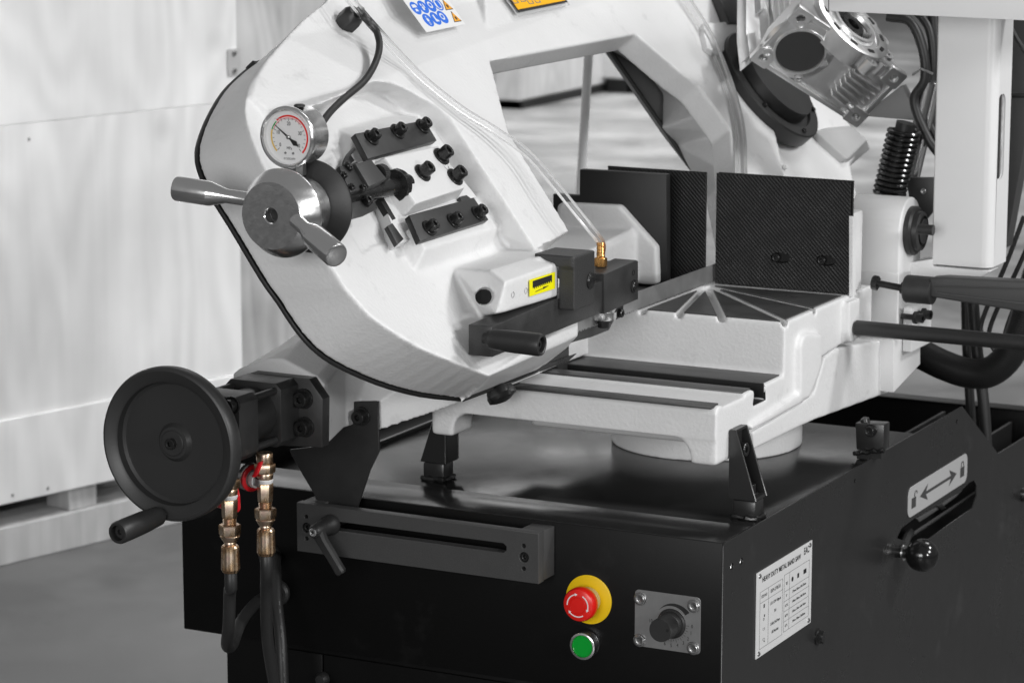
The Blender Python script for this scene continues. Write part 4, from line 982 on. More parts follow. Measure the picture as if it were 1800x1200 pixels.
# stickers
stk = [(697, -18), (712, 3), (750, 57), (818, 43), (792, -8), (790, -38)]
st = obj('safety_sticker', bprism([(680, -40), (750, 57), (818, 43), (750, -56)], WP + .0022, .0006), M_paper, BW)
FWp = BF.sh(bp(750, 20, WP + .0023))
def sticker_circle(x, y, kind):
    c = FWp.at(x, y); r = .0098
    f = Fr(FWp.pt(c[0], c[1]), FWp.u, FWp.v)
    outs = [circ(0, 0, r, 28)]
    if kind == 'ring': outs.append(circ(0, 0, r * .82, 24)); outs.append(rrect(-r * .32, -r * .6, r * .45, r * .6, r * .2, 3))
    elif kind == 'figure': outs += [circ(0, r * .55, r * .17, 10), rrect(-r * .3, -r * .2, r * .3, r * .32, r * .1, 2), [(-r * .22, -r * .75), (-r * .03, -r * .75), (-r * .03, -r * .25), (-r * .22, -r * .25)], [(r * .03, -r * .75), (r * .22, -r * .75), (r * .22, -r * .25), (r * .03, -r * .25)]]
    elif kind == 'boot': outs += [[(-r * .3, r * .6), (r * .15, r * .6), (r * .15, -r * .05), (r * .6, -r * .3), (r * .6, -r * .5), (-r * .3, -r * .5)]]
    elif kind == 'face': outs += [circ(0, r * .1, r * .55, 18), ]; outs += [circ(-r * .0, r * .1, r * .28, 12)]
    elif kind == 'hand': outs += [rrect(-r * .4, -r * .5, r * .1, r * .1, r * .1, 2), [(r * .15, -r * .3), (r * .5, -r * .1), (r * .4, r * .5), (r * .1, r * .5)], [(-r * .45, r * .2), (0, r * .2), (-r * .1, r * .6), (-r * .4, r * .6)]]
    elif kind == 'mask': outs += [[(-r * .65, r * .1), (r * .65, r * .1), (r * .5, r * .6), (-r * .5, r * .6)], [(-r * .4, -r * .5), (r * .4, -r * .5), (r * .3, -r * .1), (-r * .3, -r * .1)]]
    obj('mandatory_sign', curve2d(outs, f, 0, .0003), M_blue, st)
for x, y, k in ((730.5, 15, 'mask'), (743.7, 12.8, 'hand'), (756.7, 10.3, 'face'), (769.5, 8, 'ring'), (752.5, 36, 'figure'), (765.5, 33, 'boot'), (778, 30.5, 'face')): sticker_circle(x, y, k)
for x, y in ((785, 10), (800, 31)):
    c = FWp.at(x, y); f = Fr(FWp.pt(c[0], c[1]), FWp.u, FWp.v); r = .0098
    tr = [(-r, -r * .7), (r, -r * .7), (0, r)]
    obj('warning_sign', curve2d([tr], f, 0, .0002), M_ink, st)
    obj('warning_sign', curve2d([[(a * .84, (b + .1 * r) * .84 - .1 * r) for a, b in tr], rrect(-r * .25, -r * .4, r * .25, r * .1, r * .1, 2)], f, .00025, .0005), M_orange, st)
# orange label pouch at the top edge
po = obj('label_pouch', bprism([(870, -30), (912, 28), (1002, 9), (965, -50)], WP + .004, .002, .0005), M_clear, BW)
obj('label_frame', bprism([(873, -32), (912, 22), (998, 4), (960, -50)], WP + .0047, .0005), M_ink, po)
ol = obj('orange_label', bprism([(873, -38), (911, 17), (994, 1), (955, -55)], WP + .0055, .0006), M_orange, po)
M_org2 = mat('label_orange', (.95, .48, .0), .35)
ol.data.materials.clear(); ol.data.materials.append(M_org2)
pf = BF.sh(bp(930, 0, WP + .0057))
for x, y in ((905, 2), (918, -1), (932, 3), (944, 1), (962, -5), (975, -6)):
    c = pf.at(x, y); obj('printed_mark', curve2d([rrect(c[0] - .007, c[1] - .004, c[0] + .007, c[1] + .004, .0006, 2), rrect(c[0] - .0055, c[1] - .0028, c[0] + .0055, c[1] + .0028, .0004, 2)], pf, 0, .0002), M_inkgrey, ol)
# cutting direction sticker
sq = [P(x, y, X=SX + .0022) for x, y in ((931.3, 492), (975.8, 478), (975.8, 507), (931.3, 521))]
ss = obj('direction_sticker', prism(sq, V(-.0006, 0, 0)), M_yelstick, BW)
def sqp(a, b): return sq[0] + (sq[1] - sq[0]) * a + (sq[3] - sq[0]) * b + V(.0003, 0, 0)
teeth = [sqp(.11, .12), sqp(.87, .10), sqp(.87, .42)]
nt = 10
for i in range(nt):
    a = .87 - .76 * i / nt; teeth += [sqp(a - .01, .47 + .05 * i / nt + .12), sqp(a - .06, .42 + .08 * i / nt)]
teeth += [sqp(.11, .55)]
obj('blade_symbol', prism(teeth, V(-.0002, 0, 0)), M_ink, ss)
obj('direction_arrow', prism([sqp(.22, .80), sqp(.52, .74), sqp(.52, .68), sqp(.75, .70), sqp(.52, .82), sqp(.52, .78), sqp(.22, .84)], V(-.0002, 0, 0)), M_ink, ss)
# ---------------- cable gland and cable
gl = BF.sh(bp(598, 50, .006))
CG = obj('cable_gland', lathe(B(), gl, [(.0135, 0), (.0135, .007), (.0125, .008), (.0125, .009), (.0145, .0095), (.0145, .022), (.013, .025), (.0105, .030), (.006, .031)], 36, lambda k, t, r: hexr(r)(t) if k in (0, 1, 4, 5) else r), M_rubber, BW)
kp = [gl.pt(0, 0, .028), gl.pt(.002, 0, .036), bp(640, 31, .046), bp(658, 48, .046), bp(667, 78, .044), bp(660, 110, .042), bp(640, 143, .038), bp(604, 174, .032), bp(578, 200, .03), bp(556, 232, .03), bp(540, 250, .03)]
obj('cable', tube(B(), spline(kp, 10), .0042, 14), M_rubber, BW)
obj('switch_lead', tube(B(), spline([bp(622, 262, .028), bp(610, 276, .036), bp(604, 292, .036), bp(612, 300, .04)], 6), .0022, 8), M_rubber, BW)
# ---------------- tension screw, nut, limit switch
ax_c = bp(700, 325, .026); AXF = Fr(ax_c, (1, 0, 0), (0, 0, 1))       # n = -Y
def ay(px, py): # distance along the axis (toward the viewer) seen at pixel column px
    lo, hi = -.1, .5
    for _ in range(50):
        m = (lo + hi) / 2; q = ax_c + V(0, -m, 0) - CAM; sx = 900 + FPX * q.dot(RT) / q.dot(FW)
        if sx > px: lo = m
        else: hi = m
    return (lo + hi) / 2
obj('tension_screw', lathe(B(), AXF, [(.0105, -.02), (.0105, ay(600, 0))], 28), M_screw, BW)
obj('lock_nut', lathe(B(), AXF, [(.0185, 0), (.0195, .002), (.0195, .008), (.0185, .010)], 36, lambda k, t, r: hexr(r)(t) if k in (1, 2) else r), M_screw, BW)
bk = [(560, 295), (632, 281), (660, 330), (646, 338), (662, 368), (640, 382), (620, 384), (600, 340)]
obj('switch_bracket', bprism([(588, 300), (628, 284), (645, 318), (664, 366), (640, 378), (618, 384), (610, 350)], .030, .0035, .0005), M_black, BW)
sw = obj('limit_switch', bprism([(624, 287), (653, 281), (680, 314), (649, 328)], .050, .024, .0008), mat('grey_switch_body', .045, .45), BW)
obj('switch_front', bprism([(596, 292), (622, 287), (647, 330), (616, 338)], .046, .02, .0008), M_rubber, sw)
for x, y in ((609, 292), (613, 296), (637, 331), (603, 309), (617, 330)): place('screw', screw_mesh(.0042, .004, .002), M_screw, BF.sh(bp(x, y, .046)), sw)
kn_ = obj('switch_knob', lathe(B(), Fr(bp(668, 305, .04), (1, 0, 0), (0, 0, 1)), [(.0105, -.006), (.0105, .004)], 60, lambda k, t, r: r - .0006 * (int(t / (2 * pi) * 60) % 2)), M_rubber, sw)
place('screw', screw_mesh(.0062, .008, .003), M_screw, BF.sh(bp(642, 356, .03)), BW)

# ================================================================ tension handwheel and gauge
cF = ay(476, 0)
TH_ = thing('tension_handwheel', 'polished steel blade tension hub with lever handles and a black disc behind', 'handwheel', AXF.pt(0, 0, cF))
hubf = Fr(AXF.pt(0, 0, cF), AXF.u, AXF.v)
L1 = cF - ay(498, 0)
obj('cone_hub', lathe(B(), hubf, [(.0, -.012), (.0075, -.012), (.0078, -.0012), (.0088, 0), (.0360, 0), (.0368, -.0008), (.0478, -L1 * .86), (.0482, -L1 * .9), (.0478, -L1), (.034, -L1 - .001), (.0335, -cF + ay(534, 0)), (.018, -cF + ay(534, 0) - .001)], 96, None, (False, True)), M_chrome, TH_)
obj('bore', lathe(B(), hubf, [(.0074, -.0118), (0, -.0117)], 24), M_edge, TH_)
dd = cF - ay(545, 0)
obj('black_disc', lathe(B(), hubf, [(.02, -dd + .012), (.0335, -dd + .008), (.0400, -dd + .003), (.0495, -dd - .0005), (.0512, -dd - .0015), (.0512, -dd - .003), (.0495, -dd - .0035), (.02, -dd - .004)], 96), M_rubber, TH_)
def lever(start, end, r_thin, r_fat, fat_from):
    f = axis_frame(start, end - start); L = (end - start).length
    return lathe(B(), f, [(r_thin, 0), (r_thin, L * fat_from), (r_fat * .98, L * (fat_from + .2)), (r_fat, L * (fat_from + .22)), (r_fat, L - .003), (r_fat * .93, L - .0008), (r_fat * .8, L), (0, L + .0008)], 48)
yq = hubf.o.y + L1 * .5
obj('lever_handle', lever(P(448, 352, Y=yq), P(308, 331, Y=yq - .012), .0078, .0135, .35), M_chrome, TH_)
obj('lever_handle', lever(P(520, 388, Y=yq - .012), P(592, 450, Y=yq - .05), .0078, .0135, .25), M_chrome, TH_)
# gauge
yg = AXF.pt(0, 0, ay(526, 0)).y
gcn = P(509, 241, Y=yg)
GG = thing('pressure_gauge', 'round steel pressure gauge with white dial and coloured scale above the tension hub', 'pressure gauge', gcn)
gg = Fr(gcn, V(1, 0.0, 0), (0, -.02, 1))
RG = .0338
obj('gauge_case', lathe(B(), gg, [(RG * .93, -.026), (RG * .95, -.028), (RG * .95, -.0), (RG * .96, .001), (RG, .0015), (RG * 1.005, .003), (RG * .99, .0058), (RG * .95, .0075), (RG * .90, .0078), (RG * .855, .0062), (RG * .85, .0008)], 96, None, (True, False)), M_chrome, GG)
dl = obj('dial_face', lathe(B(), gg, [(RG * .85, .0), (RG * .85, .0009), (0, .0009)], 64), M_dial, GG)
D = RG * .85
def arcband(r0, r1, a0, a1, n=24): return [(r1 * cos(radians(a0 + (a1 - a0) * i / n)), r1 * sin(radians(a0 + (a1 - a0) * i / n))) for i in range(n + 1)] + [(r0 * cos(radians(a1 + (a0 - a1) * i / n)), r0 * sin(radians(a1 + (a0 - a1) * i / n))) for i in range(n + 1)]
A0 = 225; ang_ = lambda v: A0 - 270 * v / 40
obj('yellow_band', curve2d([arcband(D * .74, D * .80, ang_(0), ang_(9.5))], gg, .0010, .0012), mat('dial_yellow', (.75, .5, .12), .5), dl)
obj('green_band', curve2d([arcband(D * .76, D * .80, ang_(9.5), ang_(13.5), 8)], gg, .0010, .0012), M_green, dl)
obj('red_band', curve2d([arcband(D * .705, D * .725, ang_(10), ang_(27))], gg, .0010, .0012), M_red, dl)
obj('red_band', curve2d([arcband(D * .765, D * .83, ang_(14), ang_(40), 40)], gg, .0010, .0012), M_red, dl)
pr_ = []
for v in range(0, 41, 2):
    a = radians(ang_(v)); r0, r1 = (.60, .72) if v % 10 == 0 else (.65, .72); n_ = (-sin(a) * .00022, cos(a) * .00022)
    pr_.append(curve2d([[(r0 * D * cos(a) - n_[0], r0 * D * sin(a) - n_[1]), (r1 * D * cos(a) - n_[0], r1 * D * sin(a) - n_[1]), (r1 * D * cos(a) + n_[0], r1 * D * sin(a) + n_[1]), (r0 * D * cos(a) + n_[0], r0 * D * sin(a) + n_[1])]], gg, .0011, .0013))
for s, r, v in (('0', .50, 1), ('10', .50, 9.4), ('20', .50, 20), ('30', .50, 30.6), ('40', .50, 39)):
    a = radians(ang_(v)); pr_.append(text(s, gg.sh(gg.pt(r * D * cos(a), r * D * sin(a), .0012)), .0058, .0001, 'CENTER', .8, 0, .00004))
pr_.append(text('MPa', gg.sh(gg.pt(.0, -D * .42, .0012)), .0042, .0001, 'CENTER', .9))
obj('dial_printing', bm_from(*pr_), M_ink, dl, ang=10)
obj('serial_number', text('015052099', gg.sh(gg.pt(0, -D * .82, .0012)), .0036, .0001, 'CENTER', .9), M_inkgrey, dl, ang=10)
obj('maker_line', curve2d([arcband(D * .0, D * .045, 0, 360, 12)], gg.sh(gg.pt(-D * .17, -D * .60, 0)), .0011, .002), M_steel, dl)
obj('maker_line', curve2d([arcband(D * .0, D * .045, 0, 360, 12)], gg.sh(gg.pt(D * .17, -D * .60, 0)), .0011, .002), M_steel, dl)
na = radians(ang_(12.2)); nd = V(cos(na), sin(na), 0); nn = V(-sin(na), cos(na), 0)
def n2(a, b): return (nd.x * a + nn.x * b, nd.y * a + nn.y * b)
obj('needle', curve2d([[n2(D * .74, .00015), n2(0, .0010), n2(-D * .12, .0008), n2(-D * .36, .0030), n2(-D * .46, .0010), n2(-D * .46, -.0010), n2(-D * .36, -.0030), n2(-D * .12, -.0008), n2(0, -.0010), n2(D * .74, -.00015)]], gg, .0028, .0033), M_ink, GG)
obj('needle_hub', lathe(B(), gg, [(.0022, .001), (.0022, .0038), (.0016, .0042), (0, .0042)], 20), M_steel, GG)
def glassm():
    m = bpy.data.materials.new('gauge_glass'); t = nodes(m); t.nodes.remove(t.nodes['Principled BSDF'])
    a = t.nodes.new('ShaderNodeBsdfTransparent'); g = t.nodes.new('ShaderNodeBsdfGlossy'); g.inputs['Roughness'].default_value = .03
    x = t.nodes.new('ShaderNodeMixShader'); f = t.nodes.new('ShaderNodeFresnel'); f.inputs[0].default_value = 1.2
    t.links.new(f.outputs[0], x.inputs[0]); t.links.new(a.outputs[0], x.inputs[1]); t.links.new(g.outputs[0], x.inputs[2]); t.links.new(x.outputs[0], t.nodes['Material Output'].inputs[0]); return m
obj('gauge_glass', lathe(B(), gg, [(RG * .865, .0056), (0, .0058)], 64, None, (False, False)), glassm(), GG)
# level line of the liquid fill
obj('fill_line', curve2d([[(-D * .62, D * .66), (D * .66, D * .66), (D * .66, D * .675), (-D * .62, D * .675)]], gg, .0014, .0015), mat('fill_line_grey', .5, .2), GG)
obj('filler_plug', lathe(B(), axis_frame(gg.pt(.006, RG * .93, -.012), (0, 0, 1)), [(.006, 0), (.006, .002), (.004, .003), (0, .003)], 20), M_rubber, GG)
stb = gg.pt(.004, -RG * .9, -.012)
obj('gauge_stem', lathe(B(), axis_frame(stb, (0, 0, -1)), [(.0075, -.002), (.0075, .012), (.005, .013), (.005, .02)], 24, lambda k, t, r: hexr(r)(t) if k < 2 else r), M_steel, GG)

# ================================================================ guide arm
GA = thing('blade_guide_bar', 'long black blade guide arm with a grip at its front end, clamped to the bow', 'guide arm', P(865, 600, X=AX))
arm = [P(x, y, X=AX) for x, y in ((865, 574), (1122, 466), (1122, 524), (865, 628))]
f0 = P(823, 566, Y=arm[0].y); th = AX - f0.x
obj('arm_bar', prism(arm, V(-th, 0, 0), .0012), M_black, GA)
gs = P(857, 595, X=AX); gfr = axis_frame(gs, (1, 0, -.02))
obj('grip', lathe(B(), gfr, [(.007, -.004), (.007, .0045), (.0108, .005), (.0115, .008), (.0125, .030), (.0128, .055), (.0128, .064), (.0118, .0675), (.0098, .0682), (.0085, .0672), (.0082, .062), (.005, .062), (.005, .0645), (.0025, .0645), (.0025, .062), (0, .062)], 44), M_rubber, GA)
obj('grip_collar', lathe(B(), gfr, [(.009, .0), (.009, .005)], 24, lambda k, t, r: hexr(r)(t)), M_rubber, GA)
# end carrier
c0 = P(1060, 468, X=AX + .0025); c1 = P(1122, 459, X=AX + .0025)
obj('end_carrier', prism([P(1062, 482, X=AX + .0025), P(1068, 480, X=AX + .0025), P(1119, 457, X=AX + .0025), P(1122, 459, X=AX + .0025), P(1122, 526, X=AX + .0025), P(1062, 552, X=AX + .0025)], V(-.030, 0, 0), .001), M_black, GA)
obj('end_carrier', box((AX - .07, P(1062, 500, X=AX).y, P(1122, 459, X=AX).z - .012), (AX - .0278, P(1118, 500, X=AX).y, P(1122, 459, X=AX).z - .0012), .001), M_black, GA)
for x, y, r in ((1114, 503, .007), (1113.5, 479, .0035)):
    ff = axis_frame(P(x, y, X=AX + .0028), (1, 0, 0))
    if r > .005:
        obj('screw_counterbore', lathe(B(), ff, [(r + .0012, .0), (r + .0012, .0006), (r, .0006), (r, -.002)], 28, None, (False, False)), M_screw, GA)
        place('screw', screw_mesh(.0062, .003, .0034), M_screw, axis_frame(P(x, y, X=AX + .0008), (1, 0, 0)), GA)
    else: obj('tapped_hole', lathe(B(), ff, [(r, .0003), (r * .8, .0004), (r * .75, -.003)], 20, None, (False, False)), M_edge, GA)
# clamp over the arm
GC = thing('arm_clamp', 'black cast clamp block holding the guide arm to the bow, right of the yellow sticker', 'clamp', P(1015, 500, X=AX))
CX = AX + .021
ya_ = P(1010, 500, X=CX).y; yb_ = P(1046, 490, X=CX).y; zt_ = P(1012, 451, X=CX).z; zb_ = P(1012, 546, X=CX).z
cb = B(); add_box(cb, (AX + .0008, ya_, zb_), (CX, yb_, zt_))
lip = B(); add_box(lip, (AX - .03, ya_ - .002, zt_ - .013), (CX - .002, yb_ - .002, zt_ + .0005))
obj('clamp_casting', cast([cb, lip], [], .0014, 4), M_blackrough, GC, ang=180)
place('screw', screw_mesh(.0082, .003, .0044, .0098), M_screw, axis_frame(P(1037, 493, X=CX - .0004), (1, 0, 0)), GC)
# brass hose barb
FT = thing('brass_hose_barb', 'brass hose barb screwed into the end of the black guide arm', 'hose fitting', P(1055, 462, X=-.235))
fb = P(1056, 462, X=-.236)
fz = Fr(fb, (1, 0, 0), (0, 1, 0))
pb = [(.0072, -.002), (.0072, .006), (.006, .0068)]
obj('hex_base', lathe(B(), fz, [(.0078, -.004), (.0078, .0055), (.0068, .0065), (.004, .0066)], 36, lambda k, t, r: hexr(r)(t) if k < 2 else r), M_brass, FT)
bb = [(.0050, .0064)]
for i in range(4): bb += [(.0050, .0085 + i * .0042), (.0054, .0090 + i * .0042), (.0044, .0125 + i * .0042)]
obj('barb', lathe(B(), fz, bb, 28), M_brass, FT)
# clear hoses
CH = thing('clear_hose', 'clear plastic coolant hose curving over the bow down to the brass barb', 'hose', bp(700, 100, .03))
hp1 = [bp(596, -24, .046), bp(640, 28, .046), bp(680, 73, .046), bp(716, 112, .046), bp(752, 147, .046), bp(812, 194, .047), bp(872, 231, .052), bp(928, 271, .060)]
hx = hp1[-1].x
zz = fb + V(0, 0, .045)
hp1 += [P(975, 324, X=hx + (fb.x - hx) * .42), P(1012, 370, X=hx + (fb.x - hx) * .74), P(1038, 402, X=hx + (fb.x - hx) * .93), fb + V(0, 0, .024), fb + V(0, 0, .010)]
pth = spline(hp1, 12)
obj('hose_wall', tube(B(), pth, .0054, 40, False), M_clear, CH)
obj('hose_bore', tube(B(), pth, .0036, 20, False), M_clear, CH)
CH2 = thing('clear_hose', 'clear plastic hose running down the right of the bow, beside the gearbox', 'hose', bp(1290, 190, .03))
pth = spline([bp(x_, y_, .044) for x_, y_ in ((1175, -40), (1212, 10), (1246, 65), (1274, 130), (1293, 190), (1302, 240), (1304, 300), (1305, 350))], 10)
obj('hose_wall', tube(B(), pth, .0078, 20, False), M_clear, CH2); obj('hose_bore', tube(B(), pth, .0054, 20, False), M_clear, CH2)
# ---------------- blade, rollers, guard
BX = -.24; zt0 = P(1190, 489, X=BX).z; zt0 = .2300; zb0 = .2062
y0 = .02; y1 = .66; bm = B(); pt = .0042; n = int((y1 - y0) / pt); up = []; lo_ = []
pts = [V(BX, y0, zt0), V(BX, y1, zt0)]
for i in range(n): yy = y1 - i * pt; pts += [V(BX + (.0004 if i % 2 else -.0004), yy, zb0 + .0028), V(BX + (.0005 if i % 3 == 0 else -.0005), yy - pt * .25, zb0)]
pts.append(V(BX, y0, zb0 + .0028))
obj('saw_blade', prism(pts, V(.0009, 0, 0)), mat('steel_blade', .36, .4, metal=.55, bump=.04, bscale=200, var=.15, vscale=30, rvar=.06), BW)
rl = P(1062, 556, X=BX + .01)
RO = thing('guide_roller', 'small steel guide roller with hex bolt under the end of the guide arm', 'roller', rl)
obj('bearing', lathe(B(), Fr(rl, (1, 0, 0), (0, 1, 0)), [(.009, -.004), (.0140, -.0035), (.0150, -.001), (.0150, .006), (.0132, .007), (.0132, .0085), (.0150, .0095), (.0150, .014), (.009, .02)], 40), M_chrome, RO)
obj('bearing_bolt', lathe(B(), Fr(rl, (1, 0, 0), (0, 1, 0)), [(.0078, -.0135), (.0085, -.012), (.0085, -.0055), (.0115, -.005), (.0115, -.0035)], 30, lambda k, t, r: hexr(r)(t) if k < 3 else r), M_screw, RO)
cbk = obj('carbide_holder', prism([P(x, y, X=BX + .016) for x, y in ((1080, 542), (1096, 536), (1096, 556), (1082, 562), (1074, 562))], V(-.03, 0, 0), .0006), M_black, RO)
place('screw', screw_mesh(.0052, .0055, .0026), M_screw, axis_frame(P(1088, 550, X=BX + .016), (1, 0, 0)), RO)
BG = thing('blade_guard', 'thin black blade guard plates under the guide arm', 'blade guard', P(1040, 590, X=BX))
obj('guard_plate', prism([P(x, y, X=BX - .006) for x, y in ((1004, 602), (1016, 582), (1079, 563), (1070, 580), (1040, 592))], V(-.0015, 0, 0)), M_black, BG)
obj('guard_plate', prism([P(x, y, X=BX - .02) for x, y in ((958, 642), (1000, 610), (1000, 633), (958, 650))], V(-.0015, 0, 0)), M_black, BG)
obj('guard_plate', prism([P(x, y, X=BX - .018) for x, y in ((943, 652), (958, 641), (1014, 621), (1000, 634), (950, 653))], V(-.0015, 0, 0)), M_machd, BG)
# star knob
SK_ = thing('star_knob', 'black plastic star knob holding the rear cover at the lowest tip of the bow', 'knob', bp(876, 682, WB - .004))
kax = (bp(884, 697, WB - .008) - bp(873, 673, WB - .004)); kfr = axis_frame(bp(870, 672, WB - .004), V(.75, -.3, -1))
obj('knob_neck', lathe(B(), kfr, [(.0085, -.006), (.0085, .008)], 28), M_rubber, SK_)
obj('knob_head', lathe(B(), kfr, [(.010, .0075), (.0175, .010), (.0195, .014), (.0190, .020), (.0125, .023), (0, .0232)], 60, lambda k, t, r: r * (1 - (.13 + .13 * cos(5 * t)) * (1 if 0 < k < 4 else .3))), M_rubber, SK_)
obj('knob_tab', prism([bp(x, y, WB - .002) for x, y in ((852, 681), (866, 672), (884, 668), (888, 676), (868, 684))], -BF.n * .003), M_rubber, SK_)
# ================================================================ gearbox, bow foot, springs, hoses
M_alu = mat('cast_aluminium', .78, .36, metal=1, bump=.25, bscale=90, var=.12, vscale=12, rvar=.08, bdist=.0006)
FT2 = thing('bow_foot', 'white cast foot joining the saw bow to the hinge, below the gearbox', 'casting', bp(1420, 260, .03))
s_ = [add_loft(B(), [[bp(x, y, .0) for x, y in ((1275, 165), (1290, 235), (1300, 460), (1480, 460), (1500, 335), (1495, 290), (1515, 255), (1340, 60))],
                      [bp(x, y, .018) for x, y in ((1300, 190), (1312, 235), (1340, 306), (1440, 470), (1505, 340), (1492, 288), (1520, 253), (1365, 60))]])]
obj('foot_casting', cast(s_, [], .0026, 3), M_white, FT2, ang=180)
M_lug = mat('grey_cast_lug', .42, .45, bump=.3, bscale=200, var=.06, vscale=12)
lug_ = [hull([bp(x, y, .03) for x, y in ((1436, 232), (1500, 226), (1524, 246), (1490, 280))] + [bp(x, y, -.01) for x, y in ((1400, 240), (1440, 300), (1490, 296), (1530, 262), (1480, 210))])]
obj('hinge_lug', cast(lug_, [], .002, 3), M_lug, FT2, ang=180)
for x, y in ((1318, 252), (1344, 248), (1352, 300), (1378, 295)): place('screw', SCREWS, M_whitesmooth, BF.sh(bp(x, y, .019)), FT2, scale=.6)
# black drive flange
DFL = thing('drive_flange', 'large black round drive flange between the bow and the gearbox', 'flange', bp(1358, 158, .05))
dc_ = bp(1363, 145, .055); df_ = BF.sh(dc_)
obj('flange_disc', lathe(B(), df_, [(.094, -.03), (.096, -.028), (.096, -.006), (.094, -.004), (.078, -.004), (.078, -.010), (.04, -.010)], 96), M_rubber, DFL)
obj('flange_hub', lathe(B(), df_, [(.068, -.010), (.066, .010), (.04, .012)], 64), M_rubber, DFL)
for a in (200, 260, 320): place('screw', SCREWS, M_screw, BF.sh(df_.pt(.086 * cos(radians(a)), .086 * sin(radians(a)), -.004)), DFL, scale=.6)
# gearbox
GW = .135
GX = thing('gearbox', 'cast aluminium worm gearbox with round black cap and cooling fins at the top right', 'gearbox', bp(1410, 120, GW))
a = bp(1320, 104, GW); b = bp(1506, 222, GW); c = bp(1412, 20, GW)
GU = (b - a).normalized(); GVV = BF.n.cross(GU)
GN = -H * cos(radians(29)) - UZ * sin(radians(29))
def ong(x, y):
    d = ray(x, y); return CAM + d * ((a - CAM).dot(GN) / d.dot(GN))
GU = (ong(1506, 222) - a).normalized(); GVV = GN.cross(GU)
if GVV.z < 0: GVV = -GVV; print('flip v')
b = ong(1506, 222)
GF_ = Fr(a, GU, GVV)
if GF_.n.dot(BF.n) < 0: print('gear frame flipped')
LU = (b - a).length; LV_ = GF_.at(1418, 22)[1] if True else .1
def gq(x, y, w=0): return GF_.at(x, y, w)
corner = [gq(1320, 104), gq(1508, 222), gq(1594, 155), gq(1418, 20)]
body = B()
add_loft(body, [[GF_.pt(.02, .02, -.07), GF_.pt(LU - .02, .02, -.07), GF_.pt(LU - .02, LV_ - .01, -.07), GF_.pt(.02, LV_ - .01, -.07)], [GF_.pt(.003, .003, -.006), GF_.pt(LU - .003, .003, -.006), GF_.pt(LU - .003, LV_ - .003, -.006), GF_.pt(.003, LV_ - .003, -.006)]])
obj('gear_housing', body, M_alu, GX)
# raised frame rails around the front face
rails = B()
for r_ in ([(0, 0), (LU, 0), (LU, .007), (0, .007)], [(0, LV_ - .007), (LU, LV_ - .007), (LU, LV_), (0, LV_)], [(0, .0072), (.007, .0072), (.007, LV_ - .0072), (0, LV_ - .0072)], [(LU - .007, .0072), (LU, .0072), (LU, LV_ - .0072), (LU - .007, LV_ - .0072)]):
    fprism(GF_, r_, -.0059, .0, .0012, 2, rails)
obj('face_rails', rails, M_alu, GX)
# square corner lugs with holes
M_hole = M_edge
for u_, v_ in ((.012, .012), (LU - .012, .012), (LU - .012, LV_ - .012), (.012, LV_ - .012)):
    l_ = obj('corner_lug', curve2d([rrect(u_ - .014, v_ - .014, u_ + .014, v_ + .014, .003, 3), circ(u_, v_, .006, 20)], GF_, -.008, .0012, .0008), M_alu, GX)
    obj('lug_hole', lathe(B(), GF_.sh(GF_.pt(u_, v_, 0)), [(.0062, .0008), (.0058, -.006), (0, -.006)], 20, None, (False, False)), M_steel, l_)
# round boss and cap
cc_ = gq(1406, 90); bo = GF_.sh(GF_.pt(cc_[0], cc_[1], 0)); RB = .034
obj('cap_boss', lathe(B(), bo, [(RB + .016, -.006), (RB + .012, -.001), (RB + .004, .001), (RB + .003, .003), (RB, .003), (RB - .001, .0005)], 72, None, (False, False)), M_alu, GX)
obj('end_cap', lathe(B(), bo, [(RB - .0005, .0), (RB - .0005, .0012), (0, .0016)], 64), mat('grey_plastic_cap', .035, .55), GX)
for k in range(4):
    an = radians(38 + 90 * k); q = bo.pt((RB + .010) * cos(an), (RB + .010) * sin(an), .0005)
    bs = obj('screw_boss', lathe(B(), GF_.sh(q), [(.008, -.004), (.0068, .0022), (.0042, .0024), (.004, -.003)], 24, None, (False, False)), M_alu, GX)
    obj('boss_hole', lathe(B(), GF_.sh(q), [(.004, -.0028), (0, -.003)], 16, None, (False, False)), M_hole, bs)
fill = gq(1448, 113); obj('oil_plug', lathe(B(), GF_.sh(GF_.pt(fill[0], fill[1], -.003)), [(.008, -.002), (.0065, .004), (0, .005)], 24), M_alu, GX)
# cooling fins
for k in range(6):
    u0 = gq(1458 + k * 7.5, 172 - k * 7.2); v_ = u0[1]; 
    a0 = gq(1462 + k * 8, 168 - k * 8, .008); a1 = gq(1500 + k * 9.5, 200 - k * 7.5, .008)
    p0, p1 = GF_.pt(a0[0], a0[1], .008), GF_.pt(a1[0], a1[1], .008); d = (p1 - p0).normalized(); s = GF_.n.cross(d) * .0013
    obj('cooling_fin', prism([p0 - s, p1 - s, p1 + s, p0 + s], -GF_.n * .016, .0008), M_alu, GX)
# upper left finned motor body
MT = thing('drive_motor', 'ribbed aluminium motor body behind the gearbox, cut by the top edge', 'motor', bp(1360, 30, .1))
mo = B(); MW = .115
mb_ = [(1318, 112), (1312, 60), (1312, -60), (1440, -60), (1415, 24)]
obj('motor_body', bprism(mb_, MW - .012, .02, .002), M_alu, MT)
for k in range(7):
    x0 = 1352 + k * 9; obj('cooling_fin', bprism([(x0 - 10 + k * 1.5, -60), (x0 - 7.5 + k * 1.5, -60), (x0 + 2.5, 54 - k * 5.5), (x0, 56 - k * 5.5)], MW + .004, .018, .0004, 1), M_alu, MT)
obj('motor_lug', bprism([(1314, 60), (1328, 56), (1331, 92), (1318, 98)], MW, .02, .001), M_alu, MT)
obj('motor_lug', bprism([(1336, -20), (1353, -20), (1352, 14), (1338, 16)], MW, .02, .001), M_alu, MT)
